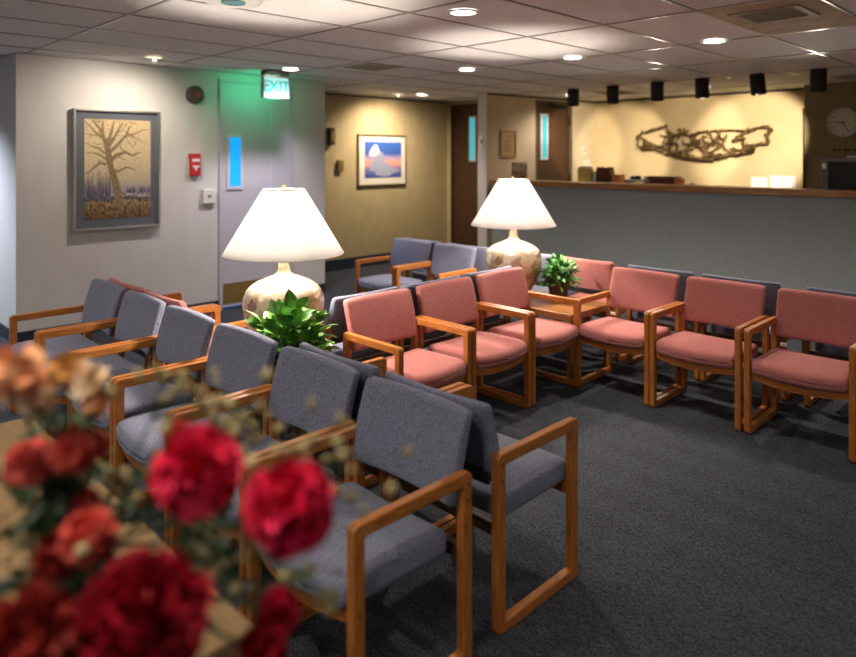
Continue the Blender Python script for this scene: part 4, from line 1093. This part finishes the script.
def petal(bm, c, n, size, rnd, frill):
    """one ruffled petal sheet facing out along n"""
    n = n.normalized(); a = n.orthogonal().normalized(); a.rotate(Matrix.Rotation(rnd.uniform(0, 2 * PI), 3, n)); s = n.cross(a)
    rows = []
    for i in range(4):
        f = i / 3; row = []
        for k in range(7):
            g_ = (k / 6 - .5) * 2
            wv = frill * size * math.sin(g_ * 9 + rnd.random()) * f * .5
            row.append(bm.verts.new(c + n * (size * f * (1 - .18 * g_ * g_)) + s * (size * .6 * g_ * (.25 + .75 * f)) + a * (wv + size * .25 * f * f)))
        rows.append(row)
    for r0, r1 in zip(rows, rows[1:]):
        for k in range(6): bm.faces.new((r0[k], r0[k + 1], r1[k + 1], r1[k]))
def blossom(r, npet, frill, seed, elong=1.0):
    rnd = random.Random(seed); bm = B()
    for i in range(npet):
        z = 1 - 1.5 * (i + .5) / npet; a = i * 2.39996; q = math.sqrt(max(0, 1 - z * z))
        n = Vector((q * math.cos(a), q * math.sin(a), z)) + Vector((rnd.uniform(-.15, .15), rnd.uniform(-.15, .15), rnd.uniform(-.1, .1)))
        petal(bm, n * (r * .35), n, r * rnd.uniform(.55, .72), rnd, frill)
    bmesh.ops.create_icosphere(bm, subdivisions=2, radius=r * .62)
    return bm
def flower(name, label, cat, u, v, d, px, mat, npet=60, frill=.5, group=None, seed=0, asp=1.0, face=None):
    c = P3(u, v, d); r = px / 2 * d / F_ * .95
    t = thing(name, label, cat, c, 0, group)
    ax = (c - mouth); ax = Vector((ax.x, ax.y, max(.05, ax.z))).normalized()
    o = obj('blossom', blossom(r, npet, frill, seed), mat, t, True)
    o.rotation_euler = (Vector((0, 0, 1)).rotation_difference(ax)).to_euler(); o.scale = (1, 1, asp)
    bb = B(); rnd = random.Random(seed)
    lm = mouth + Vector((rnd.uniform(-.02, .02), rnd.uniform(-.02, .02), -.04)) - c
    tube(bb, [-ax * r * .4, -ax * (r + .05), lm * .55 + Vector((0, 0, .02)), lm + Vector((0, 0, .06)), lm], [.003, .0028, .0028, .0025, .0025], 6)
    obj('stem', bb, 'stem', t, True)
    bb = B()
    for k in range(3):
        f = rnd.uniform(.15, .5); leaf(bb, lm * f, Vector((rnd.uniform(-1, 1), rnd.uniform(-1, 1), rnd.uniform(-.2, .6))), Vector((0, 0, 1)), rnd.uniform(.05, .09), .012, .3)
    obj('leaves', bb, 'leaf_dark', t, True)
    bb = B(); lathe(bb, [(.004, -.022), (.010, -.012), (.012, 0)], 10)
    k_ = obj('calyx', bb, 'stem', t, True); k_.rotation_euler = o.rotation_euler; k_.location = -ax * r * .75
    return t
gc = 'red carnations in the bouquet'; gs = 'salmon flowers in the bouquet'; gp = 'peach and cream roses in the bouquet'
FL = [('carnation', 'bright crimson carnation, left of the two topmost red ones', 'flower', 198, 471, .86, 92, 'crimson', gc, .75),
      ('carnation', 'bright crimson carnation farthest right in the bouquet', 'flower', 289, 508, .84, 92, 'crimson', gc, 1.05),
      ('carnation', 'largest dark red carnation at the bottom of the photo', 'flower', 146, 618, .76, 128, 'darkred', gc, .9),
      ('carnation', 'small crimson carnation at the bottom, below the rightmost one', 'flower', 276, 612, .90, 48, 'crimson', gc, .9),
      ('carnation', 'crimson carnation cut by the bottom edge, right of the dark red one', 'flower', 262, 655, .84, 58, 'darkred', gc, .9),
      ('carnation', 'brick red carnation in the bottom left corner', 'flower', 28, 642, .74, 105, 'brickred', gc, .8),
      ('small_carnation', 'salmon carnation at the left edge under the peach roses', 'flower', 30, 462, .92, 48, 'salmon', gs, .7),
      ('small_carnation', 'salmon carnation right of the one at the left edge', 'flower', 72, 452, .92, 46, 'salmon', gs, .7),
      ('small_carnation', 'small pale salmon carnation at the right tip of the upper salmon cluster', 'flower', 95, 446, .94, 28, 'salmon', gs, .8),
      ('small_carnation', 'little red salmon bud between the two salmon clusters', 'flower', 86, 504, .95, 30, 'salmon', gs, .8),
      ('small_carnation', 'salmon carnation in the middle of the left side', 'flower', 88, 537, .88, 56, 'salmon', gs, .8),
      ('small_carnation', 'dusky salmon carnation below left of the middle salmon one', 'flower', 58, 556, .88, 50, 'brickred', gs, .8),
      ('small_carnation', 'small orange red bud just above the bright left carnation', 'flower', 178, 432, .92, 26, 'salmon', gs, .9),
      ('rose', 'orange peach rose at the left edge, top of the bouquet', 'flower', 12, 376, .88, 66, 'peach', gp, .9),
      ('rose', 'cream rose under the orange peach rose', 'flower', 38, 396, .90, 42, 'cream', gp, .9),
      ('rose', 'amber rose at the top of the bouquet', 'flower', 66, 370, .92, 40, 'amber', gp, .9),
      ('rose', 'pale peach rose at the right of the top cluster', 'flower', 88, 380, .92, 44, 'cream', gp, .9),
      ('rose', 'peach rosebud hanging below the pale peach rose', 'flower', 96, 402, .92, 34, 'peach', gp, .9),
      ('rose', 'faint cream bud low at the left among dark leaves', 'flower', 36, 512, .95, 24, 'filler', gp, .9)]
for i, (nm, lb, ct, u, v, d, px, mt, gr, asp) in enumerate(FL):
    flower(nm, lb, ct, u, v, d, px, mt, 70 if nm != 'rose' else 26, .55 if nm != 'rose' else .12, gr, i + 1, asp)
# straw coloured filler sprays
sprays = [(172, 392, .93, 'straw coloured filler spray left of the fifth chair arm'), (192, 408, .93, 'straw filler spray above the bright left carnation'),
          (232, 425, .92, 'straw filler spray right above the bright left carnation'), (262, 450, .92, 'straw filler spray between the two bright carnations'),
          (318, 455, .90, 'straw filler spray above right of the rightmost carnation'), (338, 505, .90, 'straw filler spray at the far right of the bouquet'),
          (318, 565, .90, 'straw filler spray below the rightmost carnation'), (225, 545, .92, 'straw filler spray below the bright left carnation'),
          (205, 590, .92, 'straw filler spray right of the dark red carnation'), (128, 470, .95, 'straw filler spray left of the bright left carnation'),
          (65, 600, .86, 'straw filler spray between the brick red and dark red carnations'), (25, 540, .95, 'straw filler spray at the left edge in the dark leaves')]
for i, (u, v, d, lb) in enumerate(sprays):
    rnd = random.Random(50 + i); c = P3(u, v, d); t = thing('filler_spray', lb, 'flower', c, 0, 'straw coloured filler sprays')
    bf = B(); bs_ = B(); lm = mouth - c
    for k in range(15):
        p = Vector((rnd.gauss(0, .03), rnd.gauss(0, .03), rnd.gauss(0, .03)))
        bmesh.ops.create_icosphere(bf, subdivisions=1, radius=rnd.uniform(.004, .011), matrix=Matrix.Translation(p) @ Matrix.Rotation(rnd.random(), 4, 'X'))
        tube(bs_, [lm * .18 + Vector((0, 0, .01)), p * .4 + lm * .06, p], .0008, 4)
    tube(bs_, [lm * .18 + Vector((0, 0, .01)), lm * .6, lm + Vector((0, 0, -.03))], .0016, 5)
    obj('florets', bf, 'filler', t, True)['kind'] = 'stuff'; obj('stems', bs_, 'stem', t, True)
# leafy greens
greens = [(22, 440, .96), (62, 425, .96), (40, 482, .93), (20, 500, .93), (105, 500, .97), (60, 520, .93), (20, 590, .88), (95, 590, .88), (215, 510, .95), (240, 480, .95), (150, 520, .95), (190, 620, .88), (110, 555, .92), (250, 640, .88), (310, 590, .93), (250, 570, .94)]
gl = ['under the peach roses at the left edge', 'under the amber rose', 'between the peach and salmon flowers', 'at the left edge beside the salmon flowers', 'right of the salmon bud', 'behind the middle salmon carnation', 'above the brick red carnation', 'between the middle salmon and dark red carnations', 'under the bright left carnation', 'between the two bright carnations', 'left under the bright left carnation', 'right of the dark red carnation', 'just above the dark red carnation', 'at the bottom edge by the small crimson carnation', 'under the rightmost carnation', 'left of the small crimson carnation']
for i, (u, v, d) in enumerate(greens):
    if i in (10, 11, 12, 13): continue
    rnd = random.Random(90 + i); c = P3(u, v, d); t = thing('leafy_stem', 'dark green leafy stem ' + gl[i], 'leaves', c, 0, 'dark greenery in the bouquet')
    lm = mouth - c; bl = B(); bs_ = B()
    for k in range(9 if i < 8 else 6):
        f = rnd.uniform(0, .35); leaf(bl, lm * f, Vector((rnd.uniform(-1, 1), rnd.uniform(-1, 1), rnd.uniform(-.6, 1))), Vector((0, 0, 1)), rnd.uniform(.045, .085), rnd.uniform(.012, .022), .3)
    tube(bs_, [Vector((0, 0, 0)), lm * .5 + Vector((0, 0, .01)), lm + Vector((0, 0, -.03))], .0018, 5)
    obj('leaves', bl, 'leaf_dark', t, True); obj('stem', bs_, 'stem', t, True)

# ------------------------------------------------------------------ world, camera, colour
w = bpy.data.worlds.new('room_ambient'); sc.world = w; w.use_nodes = True
w.node_tree.nodes['Background'].inputs[0].default_value = (0.5, 0.52, 0.6, 1); w.node_tree.nodes['Background'].inputs[1].default_value = 0.05
cam = bpy.data.cameras.new('camera'); co = bpy.data.objects.new('camera', cam); col.objects.link(co)
co.location = (0, 0, HH); co.rotation_euler = (PI / 2, 0, A_)
cam.sensor_width = 36; cam.lens = F_ / 856 * 36; cam.shift_y = -(328.5 - HV) / 856; cam.clip_start = .05
cam.dof.use_dof = True; cam.dof.focus_distance = 3.6; cam.dof.aperture_fstop = 1.35
sc.camera = co
vs = sc.view_settings; sc.display_settings.display_device = 'sRGB'
vs.view_transform = 'Standard'; vs.look = 'None'; vs.exposure = 1.3; vs.gamma = 1.0; vs.use_curve_mapping = False
sc.cycles.use_denoising = True
sc.cycles.max_bounces = 8
sc.cycles.sample_clamp_indirect = 4.0
